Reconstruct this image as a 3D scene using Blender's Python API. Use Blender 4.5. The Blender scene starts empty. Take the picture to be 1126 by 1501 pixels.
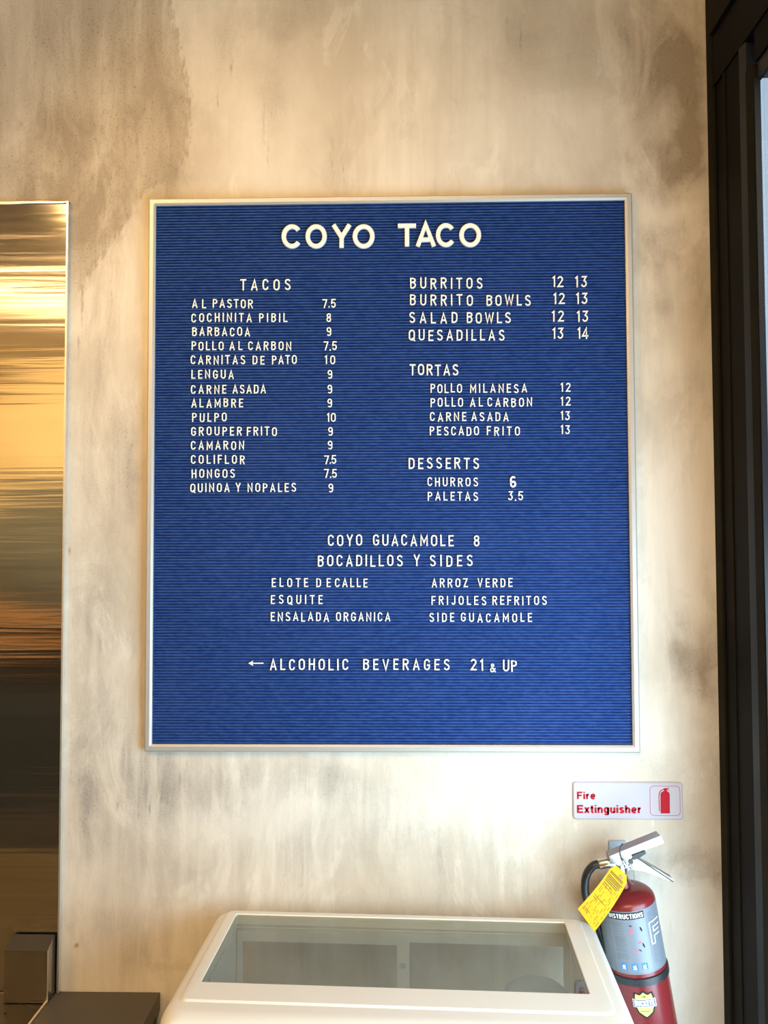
import bpy, bmesh, math, random
from mathutils import Vector, Matrix
R = math.radians
random.seed(7)
S = bpy.context.scene
C = S.collection

# ------------------------------------------------------------------ camera
FPX, PW, PH = 1150.0, 1126, 1501
YAW, PITCH, ROLL = 0.02087604, 0.03745497, -0.00307031
EYE = Vector((0, -1.64, 1.75))
fw = Vector((-math.sin(YAW)*math.cos(PITCH), math.cos(YAW)*math.cos(PITCH), math.sin(PITCH)))
r0 = Vector((math.cos(YAW), math.sin(YAW), 0)); u0 = r0.cross(fw)
rt = math.cos(ROLL)*r0 + math.sin(ROLL)*u0
up = -math.sin(ROLL)*r0 + math.cos(ROLL)*u0
cd = bpy.data.cameras.new('camera'); cam = bpy.data.objects.new('camera', cd); C.objects.link(cam)
cam.matrix_world = Matrix(((rt.x, up.x, -fw.x, EYE.x), (rt.y, up.y, -fw.y, EYE.y), (rt.z, up.z, -fw.z, EYE.z), (0, 0, 0, 1)))
cd.sensor_fit = 'VERTICAL'; cd.sensor_height = 24.0; cd.lens = 24.0*FPX/PH
cd.clip_start = 0.02; cd.clip_end = 200
S.camera = cam

def at(px, py, Y):
    """point of the photograph on the upright plane y = Y of the room, in metres"""
    d = fw*FPX + rt*(px-PW/2) + up*(PH/2-py)
    return EYE + d*((Y-EYE.y)/d.y)

# ------------------------------------------------------------------ light and exposure
S.view_settings.view_transform = 'Standard'
S.view_settings.look = 'None'
S.view_settings.gamma = 1.0
S.view_settings.use_curve_mapping = False
S.view_settings.exposure = 0.0

W = bpy.data.worlds.new('World'); S.world = W; W.use_nodes = True
bg = W.node_tree.nodes['Background']
bg.inputs[0].default_value = (0.66, 0.82, 1.0, 1); bg.inputs[1].default_value = 1.0

def area(name, loc, target, sx, sy, power, col, portal=False):
    l = bpy.data.lights.new(name, 'AREA'); l.shape = 'RECTANGLE'; l.size = sx; l.size_y = sy
    l.energy = power; l.color = col
    o = bpy.data.objects.new(name, l); C.objects.link(o); o.location = loc
    o.rotation_euler = (Vector(target)-Vector(loc)).to_track_quat('-Z', 'Y').to_euler()
    if portal: l.cycles.is_portal = True
    return o
def spot(name, loc, target, power, col, angle, blend, rad):
    l = bpy.data.lights.new(name, 'SPOT'); l.energy = power; l.color = col
    l.spot_size = R(angle); l.spot_blend = blend; l.shadow_soft_size = rad
    o = bpy.data.objects.new(name, l); C.objects.link(o); o.location = loc
    o.rotation_euler = (Vector(target)-Vector(loc)).to_track_quat('-Z', 'Y').to_euler()
    return o
WARM = (1.0, 0.61, 0.23)
WARM2 = (1.0, 0.72, 0.41)
area('window_portal', (0.72, -3.1, 1.36), (-3, -3.1, 1.36), 5.7, 2.5, 1, (1, 1, 1), True)
area('sky_light', (1.0, -1.05, 0.90), (0.3, -0.2, 0.85), 1.0, 1.6, 80, (0.66, 0.85, 1.0))
spot('track_lamp', (-1.3, -1.6, 3.2), (-0.20, 0, 2.28), 90, WARM, 41, 1.0, 0.035)
spot('copper_top_fill', (-2.6, -2.9, 3.25), (-2.6, -3.85, 1.1), 60, WARM, 50, 0.8, 0.04)  # added unseen spot, brightens the copper edge mirrored in the steel
spot('track_lamp_left', (-2.2, -1.7, 3.2), (-0.70, 0, 1.45), 50, (1.0, 0.57, 0.18), 56, 1.0, 0.035)
area('ceiling_fill', (-0.3, -2.6, 3.3), (-0.4, -1.6, 0), 1.5, 1.6, 76, WARM2)  # added warm fill standing in for unseen ceiling lamps
area('ochre_wall_fill', (-2.6, -3.2, 3.3), (-2.6, -6.2, 3.0), 2.0, 0.5, 290, WARM2)  # added hidden light on the ochre wall, for the gold in the steel

# ------------------------------------------------------------------ node helpers
class NT:
    def __init__(s, name):
        s.m = bpy.data.materials.new(name); s.m.use_nodes = True
        s.t = s.m.node_tree; s.b = s.t.nodes['Principled BSDF']; s.out = s.t.nodes['Material Output']
    def n(s, typ, **kw):
        x = s.t.nodes.new(typ)
        for k, v in kw.items(): setattr(x, k, v)
        return x
    def link(s, a, b): s.t.links.new(a, b)
    def put(s, sock, v):
        if hasattr(v, 'is_output'): s.link(v, sock)
        elif v is not None: sock.default_value = v
    def math(s, op, a, b=None, c=None, clamp=False):
        x = s.n('ShaderNodeMath', operation=op); x.use_clamp = clamp
        s.put(x.inputs[0], a)
        if b is not None: s.put(x.inputs[1], b)
        if c is not None: s.put(x.inputs[2], c)
        return x.outputs[0]
    def vm(s, op, a, b=None):
        x = s.n('ShaderNodeVectorMath', operation=op); s.put(x.inputs[0], a)
        if b is not None: s.put(x.inputs[1], b)
        return x.outputs['Value'] if op in ('DOT_PRODUCT', 'LENGTH') else x.outputs['Vector']
    def coord(s, which='Object'): return s.n('ShaderNodeTexCoord').outputs[which]
    def noise(s, vec, sc, detail=4, rough=0.55, dist=0.0, out='Fac'):
        x = s.n('ShaderNodeTexNoise'); s.put(x.inputs['Vector'], vec)
        x.inputs['Scale'].default_value = sc; x.inputs['Detail'].default_value = detail
        x.inputs['Roughness'].default_value = rough; x.inputs['Distortion'].default_value = dist
        return x.outputs[out]
    def ramp(s, v, lo, hi, a=0.0, b=1.0, smooth=True):
        x = s.n('ShaderNodeMapRange'); x.interpolation_type = 'SMOOTHSTEP' if smooth else 'LINEAR'
        s.put(x.inputs[0], v)
        for i, k in zip((1, 2, 3, 4), (lo, hi, a, b)): s.put(x.inputs[i], k)
        return x.outputs[0]
    def mix(s, f, a, b):
        x = s.n('ShaderNodeMix', data_type='RGBA'); s.put(x.inputs[0], f)
        s.put(x.inputs[6], a if hasattr(a, 'is_output') else (*a, 1)); s.put(x.inputs[7], b if hasattr(b, 'is_output') else (*b, 1))
        return x.outputs[2]
    def bump(s, h, strength, dist=0.002):
        x = s.n('ShaderNodeBump'); s.put(x.inputs['Height'], h)
        x.inputs['Strength'].default_value = strength; x.inputs['Distance'].default_value = dist
        s.link(x.outputs[0], s.b.inputs['Normal'])
    def set(s, **kw):
        for k, v in kw.items():
            k = k.replace('_', ' ')
            if not hasattr(v, 'is_output') and isinstance(v, tuple) and len(v) == 3: v = (*v, 1)
            s.put(s.b.inputs[k], v)

def mat(name, col, rough=0.5, metal=0.0, var=0.06, scale=60, bump=0.0, **kw):
    """plain material with a little procedural colour variation and relief"""
    m = NT(name); co = m.coord()
    nz = m.noise(co, scale, 3)
    dark = tuple(c*(1-var) for c in col); lite = tuple(min(1, c*(1+var)) for c in col)
    m.set(Base_Color=m.mix(nz, dark, lite), Roughness=rough, Metallic=metal, **kw)
    if bump: m.bump(nz, bump, 0.001)
    return m.m

def glass(name, tint, ior=1.5, rough=0.0):
    m = NT(name)
    tr = m.n('ShaderNodeBsdfTransparent'); tr.inputs[0].default_value = (*tint, 1)
    gl = m.n('ShaderNodeBsdfGlossy'); gl.inputs['Roughness'].default_value = rough
    gl.inputs[0].default_value = (1, 1, 1, 1)
    fr = m.n('ShaderNodeFresnel'); ge = m.n('ShaderNodeNewGeometry')
    m.link(m.math('ADD', ior, m.math('MULTIPLY', ge.outputs['Backfacing'], 1/ior-ior)), fr.inputs[0])   # same sheen from both faces
    sm = m.noise(m.coord(), 9, 3)
    mx = m.n('ShaderNodeMixShader')
    m.link(m.math('ADD', fr.outputs[0], m.ramp(sm, 0.55, 0.8, 0.0, 0.02)), mx.inputs[0])
    m.link(tr.outputs[0], mx.inputs[1]); m.link(gl.outputs[0], mx.inputs[2]); m.link(mx.outputs[0], m.out.inputs[0])
    return m.m

# ------------------------------------------------------------------ the distressed plaster wall
def wall_material():
    m = NT('distressed_plaster'); co = m.coord()
    # wandering coordinates so that stains get ragged outlines
    w = m.noise(co, 7, 5, 0.6, out='Color')
    wv = m.vm('MULTIPLY', m.vm('SUBTRACT', w, (0.5, 0.5, 0.5)), (0.16, 0, 0.20))
    P = m.vm('ADD', co, wv)
    def flat(v): return m.vm('MULTIPLY', v, (1, 0, 1))
    def blob(px, py, rx, ry, k, src=None):
        c = at(px, py, 0)
        d = m.vm('MULTIPLY', m.vm('SUBTRACT', src or P, (c.x, 0, c.z)), (700.0/rx, 0, 700.0/ry))
        return m.math('MULTIPLY', m.math('POWER', 2.718, m.math('MULTIPLY', m.vm('DOT_PRODUCT', d, d), -1.0)), k)
    def total(lst, src=None):
        acc = None
        for b in lst:
            v = blob(*b, src=src); acc = v if acc is None else m.math('ADD', acc, v)
        return acc
    streak = m.noise(m.vm('MULTIPLY', co, (26, 0, 2.6)), 1.0, 6, 0.62, 0.4)
    streak2 = m.noise(m.vm('MULTIPLY', co, (9, 0, 3.2)), 1.0, 6, 0.6, 0.8)
    fine = m.noise(m.vm('MULTIPLY', co, (110, 0, 42)), 1.0, 3, 0.6)
    grit = m.noise(flat(co), 230, 3, 0.65)
    big = m.noise(m.vm('MULTIPLY', co, (2.2, 0, 1.5)), 1.0, 5, 0.6, 0.3)
    col = m.mix(m.ramp(big, 0.35, 0.65), (0.59, 0.515, 0.405), (0.79, 0.725, 0.610))
    col = m.mix(m.ramp(streak, 0.35, 0.75, 0, 0.55), col, (0.55, 0.48, 0.38))
    cloud = m.noise(m.vm('MULTIPLY', co, (4.2, 0, 2.6)), 1.0, 9, 0.66, 1.6)
    cloud2 = m.noise(m.vm('ADD', m.vm('MULTIPLY', co, (8.5, 0, 4.0)), (3.1, 0, 7.7)), 1.0, 8, 0.7, 1.0)
    col = m.mix(m.math('MULTIPLY', m.ramp(cloud, 0.50, 0.57), 0.26), col, (0.47, 0.40, 0.31))
    col = m.mix(m.math('MULTIPLY', m.ramp(cloud2, 0.56, 0.64), 0.20), col, (0.44, 0.39, 0.32))
    col = m.mix(m.math('MULTIPLY', m.ramp(cloud2, 0.44, 0.34), 0.4), col, (0.82, 0.76, 0.66))
    # pale daubs; those at the lamp pool and window corner also paint in light
    pale = total([(300, 20, 60, 120, 0.6), (390, 200, 70, 110, 0.8), (760, 200, 140, 60, .35),
                  (980, 760, 50, 110, 0.8), (990, 1080, 60, 60, .8), (330, 1200, 160, 40, .5), (620, 1180, 160, 50, .4), (1010, 1400, 60, 120, 1.0),
                  (985, 300, 30, 30, .7), (130, 1290, 40, 60, .3)])
    col = m.mix(m.math('MULTIPLY', pale, m.ramp(streak2, 0.3, 0.6, 0.5, 1.0), clamp=True), col, (0.81, 0.755, 0.66))
    # the dark wash with a curved right border at the upper left
    sep = m.n('ShaderNodeSeparateXYZ'); m.link(co, sep.inputs[0])
    fc = m.n('ShaderNodeFloatCurve')
    z0, z1 = at(300, 470, 0).z, at(300, -10, 0).z
    zt = m.math('DIVIDE', m.math('SUBTRACT', sep.outputs[2], z0), z1-z0, clamp=True)
    edge = [(470, 126), (420, 128), (385, 150), (330, 185), (290, 212), (250, 266), (190, 283), (130, 279), (60, 266), (-10, 248)]
    cv = fc.mapping.curves[0]
    pts = [((at(0, y, 0).z-z0)/(z1-z0), at(x, y, 0).x+1.0) for y, x in edge]
    cv.points[0].location = pts[0]; cv.points[-1].location = pts[-1]
    for q in pts[1:-1]: cv.points.new(*q)
    fc.mapping.update(); m.link(zt, fc.inputs['Value'])
    de = m.math('SUBTRACT', m.math('SUBTRACT', fc.outputs[0], 1.0), sep.outputs[0])     # >0 left of border
    de = m.math('ADD', de, m.math('MULTIPLY', m.math('SUBTRACT', fine, 0.5), 0.02))
    above = m.ramp(sep.outputs[2], at(0, 470, 0).z, at(0, 400, 0).z)
    wash = m.math('MULTIPLY', m.math('MULTIPLY', m.ramp(de, 0.0, 0.018), m.ramp(de, 0.05, 0.55, 1.0, 0.35)), above)
    rim = m.math('MULTIPLY', m.math('MULTIPLY', m.ramp(de, 0.0, 0.006), m.ramp(de, 0.006, 0.03, 1, 0)), m.math('MULTIPLY', above, m.ramp(fine, 0.4, 0.62)))
    wash = m.math('MULTIPLY', wash, m.ramp(streak, 0.3, 0.62, 0.35, 0.90))
    col = m.mix(wash, col, (0.47, 0.39, 0.28))
    col = m.mix(m.math('MULTIPLY', rim, 0.5), col, (0.30, 0.25, 0.19))
    # brown and grey stains; first brown blob paints in dimmer lamplight beside the board
    brown = total([(150, 600, 60, 170, .45), (165, 800, 60, 80, .15), (60, 190, 90, 60, .8), (175, 230, 70, 70, .9), (40, 270, 70, 40, .6), (230, 160, 40, 90, .6), (200, 60, 90, 70, .45), (230, 270, 50, 40, .7), (130, 310, 60, 40, .7),
                   (60, 60, 110, 80, .4), (110, 350, 60, 50, .5), (340, 60, 22, 60, .35), (400, 140, 25, 70, .35), (500, 200, 20, 60, .35),
                   (960, 20, 50, 40, .8), (985, 90, 60, 50, 1.0), (935, 150, 40, 60, .6), (1015, 160, 20, 60, .8), (960, 230, 40, 30, .8), (915, 255, 40, 25, .8), (1010, 225, 25, 30, .7),
                   (880, 60, 80, 60, .35), (760, 30, 30, 60, .35), (440, 25, 60, 30, .4),
                   (955, 360, 35, 30, .9), (975, 440, 50, 30, .5), (1020, 430, 14, 50, .6), (945, 490, 16, 40, .4), (1000, 570, 30, 20, .35), (945, 600, 12, 40, .3),
                   (1005, 960, 30, 35, .8), (1040, 990, 12, 50, .7), (980, 1120, 60, 20, .3), (1045, 1130, 14, 40, .5), (1010, 1265, 60, 22, .6), (1050, 1290, 12, 30, .6), (870, 1290, 40, 60, .3)])
    grey = total([(130, 470, 30, 80, .25), (180, 640, 30, 60, .35), (190, 690, 14, 40, .4), (180, 720, 20, 30, .3), (140, 900, 24, 50, .6), (180, 930, 36, 20, .4), (150, 1040, 50, 60, .35),
                  (160, 1140, 50, 60, .75), (230, 1160, 30, 50, .8), (320, 1150, 60, 40, .5), (120, 1180, 18, 60, .6), (280, 1270, 60, 25, .35), (150, 1250, 60, 40, .35), (140, 1350, 40, 30, .3),
                  (480, 1150, 60, 30, .4), (640, 1260, 14, 70, .45), (720, 1230, 40, 60, .3), (560, 1210, 60, 50, .25), (760, 1140, 60, 24, .3), (450, 1260, 60, 40, .3), (800, 1300, 60, 30, .35), (210, 1400, 40, 30, .3)])
    sb = m.math('MULTIPLY', brown, m.math('MULTIPLY', m.ramp(streak2, 0.34, 0.60, 0.3, 1.1), m.ramp(cloud2, 0.36, 0.55, 0.55, 1.1)), clamp=True)
    sg = m.math('MULTIPLY', grey, m.math('MULTIPLY', m.ramp(streak, 0.36, 0.60, 0.3, 1.2), m.ramp(cloud2, 0.36, 0.58, 0.4, 1.2)), clamp=True)
    col = m.mix(m.math('MULTIPLY', sb, 0.88), col, (0.33, 0.265, 0.19))
    col = m.mix(m.math('MULTIPLY', sg, 0.88), col, (0.36, 0.325, 0.28))
    # speckle, strongest inside the stains
    allst = m.math('ADD', m.math('ADD', sb, sg), wash, clamp=True)
    spk = m.math('MULTIPLY', m.ramp(grit, 0.56, 0.70), m.math('ADD', m.math('MULTIPLY', allst, 0.9), 0.07))
    col = m.mix(spk, col, (0.20, 0.17, 0.13))
    vs = m.math('MULTIPLY', m.ramp(fine, 0.60, 0.74), m.math('MULTIPLY', allst, 0.45))
    col = m.mix(vs, col, (0.27, 0.22, 0.17))
    # thin drips and scratches, each with a place of its own
    w2 = m.noise(co, 22, 3, 0.6, out='Color')
    P2 = m.vm('ADD', co, m.vm('MULTIPLY', m.vm('SUBTRACT', w2, (0.5, 0.5, 0.5)), (0.016, 0, 0.03)))
    drips = total([(339, 95, 1.6, 22, .8), (319, 150, 1.3, 14, .7), (393, 225, 1.3, 18, .7), (386, 180, 2.5, 30, .4), (503, 245, 1.6, 22, .8), (487, 230, 3, 30, .5), (744, 40, 1.5, 35, .7), (763, 58, 1.6, 22, .9),
                   (120, 450, 1.5, 30, .8), (115, 500, 1.5, 20, .7), (172, 1178, 2, 12, .9), (221, 1185, 1.8, 12, .9), (203, 1190, 1.6, 12, .7), (264, 1145, 2, 16, .7), (275, 1120, 1.5, 12, .6),
                   (92, 215, 3, 22, .6), (118, 180, 2, 28, .5), (60, 235, 2, 20, .5), (150, 120, 2, 50, .4), (183, 200, 2, 30, .6), (201, 215, 2, 26, .6), (144, 225, 2, 24, .5), (163, 425, 1.6, 26, .5), (133, 640, 1.5, 40, .3), (1003, 340, 1.3, 20, .4)], P2)
    col = m.mix(m.math('MULTIPLY', m.math('MULTIPLY', drips, 0.75), m.ramp(fine, 0.42, 0.58, 0.15, 1.0), clamp=True), col, (0.29, 0.24, 0.19))
    chip = total([(111, 1388, 3, 3, 1.0), (101, 810, 2.2, 5, .9)], P2)
    col = m.mix(m.math('MULTIPLY', chip, 1.0, clamp=True), col, (0.42, 0.27, 0.10))
    m.set(Base_Color=col, Roughness=m.ramp(fine, 0.3, 0.7, 0.55, 0.8), Specular_IOR_Level=0.35)
    h = m.math('ADD', m.math('MULTIPLY', streak2, 1.2), m.math('ADD', m.math('MULTIPLY', fine, 0.25), m.math('MULTIPLY', grit, 0.10)))
    m.bump(h, 0.35, 0.004)
    return m.m

def steel_material(name, col, rough, wav=1.0):
    m = NT(name); co = m.coord()
    a = m.noise(m.vm('MULTIPLY', co, (0.8, 0.8, 30)), 1.0, 3, 0.55, 0.6)
    b = m.noise(m.vm('MULTIPLY', co, (6, 6, 700)), 1.0, 2, 0.5)
    c = m.noise(m.vm('MULTIPLY', co, (0.6, 0.6, 7.0)), 1.0, 2, 0.5)
    m.set(Base_Color=m.mix(a, tuple(x*0.9 for x in col), col), Metallic=1.0, Roughness=m.math('ADD', m.math('MULTIPLY', b, 0.06), rough))
    h = m.math('ADD', m.math('MULTIPLY', a, wav*0.65), m.math('ADD', m.math('MULTIPLY', b, 0.02*wav), m.math('MULTIPLY', c, wav*0.8)))
    m.bump(h, 0.5, 0.0016)
    return m.m

def felt_material():
    m = NT('blue_felt'); co = m.coord()
    n1 = m.noise(m.vm('MULTIPLY', co, (60, 60, 160)), 1.0, 4, 0.6)
    n2 = m.noise(co, 420, 2)
    n3 = m.noise(co, 6, 4)
    c = m.mix(m.ramp(n1, 0.3, 0.7), (0.016, 0.046, 0.180), (0.030, 0.074, 0.250))
    c = m.mix(m.ramp(n3, 0.45, 0.75, 0, .2), c, (0.05, 0.09, 0.28))
    m.set(Base_Color=c, Roughness=0.85, Specular_IOR_Level=0.08)
    m.bump(n2, 0.3, 0.0006)
    return m.m

M = {}
M['plaster'] = wall_material()
M['steel'] = steel_material('brushed_steel', (0.66, 0.63, 0.57), 0.06)
M['steel_plain'] = mat('steel_box', (0.42, 0.39, 0.34), 0.26, 1.0, 0.06, 12)
M['steel_edge'] = mat('steel_edge', (0.80, 0.76, 0.70), 0.32, 0.8)
M['felt'] = felt_material()
M['alu'] = mat('satin_aluminium', (0.50, 0.48, 0.44), 0.45, 0.35, 0.03, 40)
M['letter'] = mat('ivory_plastic', (0.90, 0.87, 0.79), 0.32, 0, 0.03, 25)
M['letter_title'] = mat('ivory_plastic_bold', (0.86, 0.81, 0.72), 0.22, 0, 0.06, 60)
M['black_metal'] = mat('black_metal', (0.006, 0.006, 0.007), 0.5, 0.0, 0.25, 14, 0.2, Specular_IOR_Level=0.05)
M['black_brown'] = mat('bronze_black_metal', (0.016, 0.014, 0.009), 0.6, 0.0, 0.35, 22, 0.3, Specular_IOR_Level=0.05)
M['black_blue'] = mat('daylit_black_metal', (0.014, 0.016, 0.020), 0.35, 0.0, 0.15, 14, Specular_IOR_Level=0.3)  # daylight on the window beads is mixed into this blue black
M['white_shell'] = mat('white_enamel', (0.80, 0.755, 0.67), 0.28, 0, 0.015, 5)
M['liner'] = mat('grey_liner', (0.60, 0.64, 0.66), 0.5, 0, 0.06, 12)
M['rail'] = mat('grey_door_rail', (0.68, 0.70, 0.70), 0.42, 0.3, 0.06, 30)
M['case_glass'] = glass('case_glass', (0.78, 0.80, 0.76), 1.65)
M['door_glass'] = glass('door_glass', (0.88, 0.90, 0.89))
M['window_glass'] = glass('window_glass', (0.86, 0.91, 0.93))
M['red'] = mat('red_paint', (0.17, 0.016, 0.018), 0.26, 0, 0.1, 8)
M['silver_label'] = mat('silver_label', (0.18, 0.20, 0.23), 0.45, 0.2, 0.05, 30)
M['chrome'] = mat('nickel', (0.36, 0.345, 0.32), 0.32, 1.0, 0.04, 30)
M['brass'] = mat('brass_nickel', (0.72, 0.64, 0.50), 0.28, 1.0, 0.05, 30)
M['rubber'] = mat('black_rubber', (0.014, 0.015, 0.017), 0.42, 0, 0.2, 60)
M['tag'] = mat('yellow_card', (0.60, 0.34, 0.015), 0.7, 0, 0.07, 45, Specular_IOR_Level=0.1)
M['ink'] = mat('black_ink', (0.03, 0.03, 0.03), 0.9, Specular_IOR_Level=0.03)
M['ink_grey'] = mat('grey_ink', (0.16, 0.17, 0.19), 0.9, Specular_IOR_Level=0.03)
M['ink_tag'] = mat('brown_ink', (0.26, 0.15, 0.02), 0.9, Specular_IOR_Level=0.03)
M['ink_red'] = mat('red_ink', (0.44, 0.022, 0.036), 0.9, Specular_IOR_Level=0.03)
M['ink_pink'] = mat('pink_ink', (0.70, 0.12, 0.18), 0.9, Specular_IOR_Level=0.03)
M['ink_blue'] = mat('blue_ink', (0.06, 0.20, 0.50), 0.9, Specular_IOR_Level=0.03)
M['ink_white'] = mat('white_ink', (0.85, 0.88, 0.90), 0.9, Specular_IOR_Level=0.03)
M['ink_yellow'] = mat('lime_ink', (0.62, 0.66, 0.16), 0.9, Specular_IOR_Level=0.03)
M['sign'] = mat('sign_plastic', (0.50, 0.475, 0.52), 0.5, 0, 0.02, 10, Specular_IOR_Level=0.1)
M['hook'] = mat('hook_paint', (0.26, 0.32, 0.38), 0.45, 0.2)
M['counter'] = mat('dark_laminate', (0.085, 0.072, 0.055), 0.42, 0, 0.2, 8)
M['counter_left'] = steel_material('dark_steel_top', (0.06, 0.055, 0.05), 0.25, 0.1)
M['dark_item'] = mat('dark_grey_plastic', (0.07, 0.07, 0.075), 0.5)
M['brown_item'] = mat('dark_brown_plastic', (0.10, 0.05, 0.03), 0.5)
M['cabinet'] = mat('black_cabinet', (0.02, 0.019, 0.018), 0.55)

# ------------------------------------------------------------------ mesh helpers
def link(name, me, m, parent=None):
    o = bpy.data.objects.new(name, me); C.objects.link(o)
    if m: me.materials.append(M[m] if isinstance(m, str) else m)
    if parent: o.parent = parent
    return o
def tag(o, label=None, cat=None, group=None, kind=None):
    if label: o['label'] = label
    if cat: o['category'] = cat
    if group: o['group'] = group
    if kind: o['kind'] = kind
    return o
def empty(name, loc, label, cat, group=None, rot=(0, 0, 0)):
    o = bpy.data.objects.new(name, None); C.objects.link(o); o.location = loc; o.rotation_euler = rot
    o.empty_display_size = 0.05
    return tag(o, label, cat, group)
def finish(bm, name, m, parent=None, smooth=False, world=False, bevel=0, seg=2, angle=35):
    if bevel:
        es = [e for e in bm.edges if len(e.link_faces) == 2 and e.calc_face_angle(0) > R(25)]
        bmesh.ops.bevel(bm, geom=es, offset=bevel, segments=seg, affect='EDGES', profile=0.5, clamp_overlap=True)
    bmesh.ops.recalc_face_normals(bm, faces=bm.faces)
    if world and parent:
        bpy.context.view_layer.update()
        bm.transform(parent.matrix_world.inverted())
    me = bpy.data.meshes.new(name); bm.to_mesh(me); bm.free()
    if smooth:
        for p in me.polygons: p.use_smooth = True
        try: me.set_sharp_from_angle(angle=R(angle))
        except Exception: pass
    return link(name, me, m, parent)
def box(bm, x0, x1, y0, y1, z0, z1):
    vs = [bm.verts.new((x, y, z)) for x in (x0, x1) for y in (y0, y1) for z in (z0, z1)]
    for f in ((0, 1, 3, 2), (4, 6, 7, 5), (0, 4, 5, 1), (2, 3, 7, 6), (0, 2, 6, 4), (1, 5, 7, 3)):
        bm.faces.new([vs[i] for i in f])
    return vs
def boxo(name, m, b, parent=None, bevel=0.0, world=False):
    bm = bmesh.new(); box(bm, *b); return finish(bm, name, m, parent, bevel=bevel, world=world, smooth=bevel > 0)
def prism(bm, pts, a, b, ax='y'):
    """polygon pts in two axes, extruded from a to b along ax"""
    def v(p, t):
        return {'y': (p[0], t, p[1]), 'x': (t, p[0], p[1]), 'z': (p[0], p[1], t)}[ax]
    A = [bm.verts.new(v(p, a)) for p in pts]; B = [bm.verts.new(v(p, b)) for p in pts]
    n = len(pts); bm.faces.new(A); bm.faces.new(B[::-1])
    for i in range(n): bm.faces.new((A[i], B[i], B[(i+1) % n], A[(i+1) % n]))
def tube(bm, path, r, seg=12, caps=True):
    path = [Vector(p) for p in path]; rings = []; n0 = None
    for i, p in enumerate(path):
        t = (path[min(i+1, len(path)-1)]-path[max(i-1, 0)]).normalized()
        if n0 is None: n0 = t.orthogonal().normalized()
        n0 = (n0 - t*n0.dot(t)).normalized(); b = t.cross(n0)
        rr = r[i] if isinstance(r, (list, tuple)) else r
        rings.append([bm.verts.new(p + (n0*math.cos(a)+b*math.sin(a))*rr) for a in [2*math.pi*k/seg for k in range(seg)]])
    for A, B in zip(rings, rings[1:]):
        for k in range(seg): bm.faces.new((A[k], A[(k+1) % seg], B[(k+1) % seg], B[k]))
    if caps: bm.faces.new(rings[0][::-1]); bm.faces.new(rings[-1])
def spline(pts, n=8):
    pts = [Vector(p) for p in pts]; P = [pts[0]*2-pts[1]]+pts+[pts[-1]*2-pts[-2]]; out = []
    for i in range(1, len(P)-2):
        a, b, c, d = P[i-1:i+3]
        for k in range(n):
            t = k/n
            out.append(0.5*((2*b)+(c-a)*t+(2*a-5*b+4*c-d)*t*t+(3*b-a-3*c+d)*t**3))
    out.append(pts[-1]); return out
def lathe(bm, prof, seg=48, cap0=True, cap1=True):
    rings = [[bm.verts.new((r*math.cos(2*math.pi*k/seg), r*math.sin(2*math.pi*k/seg), z)) for k in range(seg)] for r, z in prof]
    for A, B in zip(rings, rings[1:]):
        for k in range(seg): bm.faces.new((A[k], A[(k+1) % seg], B[(k+1) % seg], B[k]))
    if cap0: bm.faces.new(rings[0][::-1])
    if cap1: bm.faces.new(rings[-1])
def rrect(x0, x1, y0, y1, r, n=6):
    out = []
    for cx, cy, a0 in ((x1-r, y1-r, 0), (x0+r, y1-r, 90), (x0+r, y0+r, 180), (x1-r, y0+r, 270)):
        for k in range(n+1):
            a = R(a0+90*k/n); out.append((cx+r*math.cos(a), cy+r*math.sin(a)))
    return out
def loft(bm, rings, cap0=True, cap1=True):
    V = [[bm.verts.new(p) for p in ring] for ring in rings]; n = len(V[0])
    for A, B in zip(V, V[1:]):
        for k in range(n): bm.faces.new((A[k], A[(k+1) % n], B[(k+1) % n], B[k]))
    if cap0: bm.faces.new(V[0][::-1])
    if cap1: bm.faces.new(V[-1])

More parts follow.
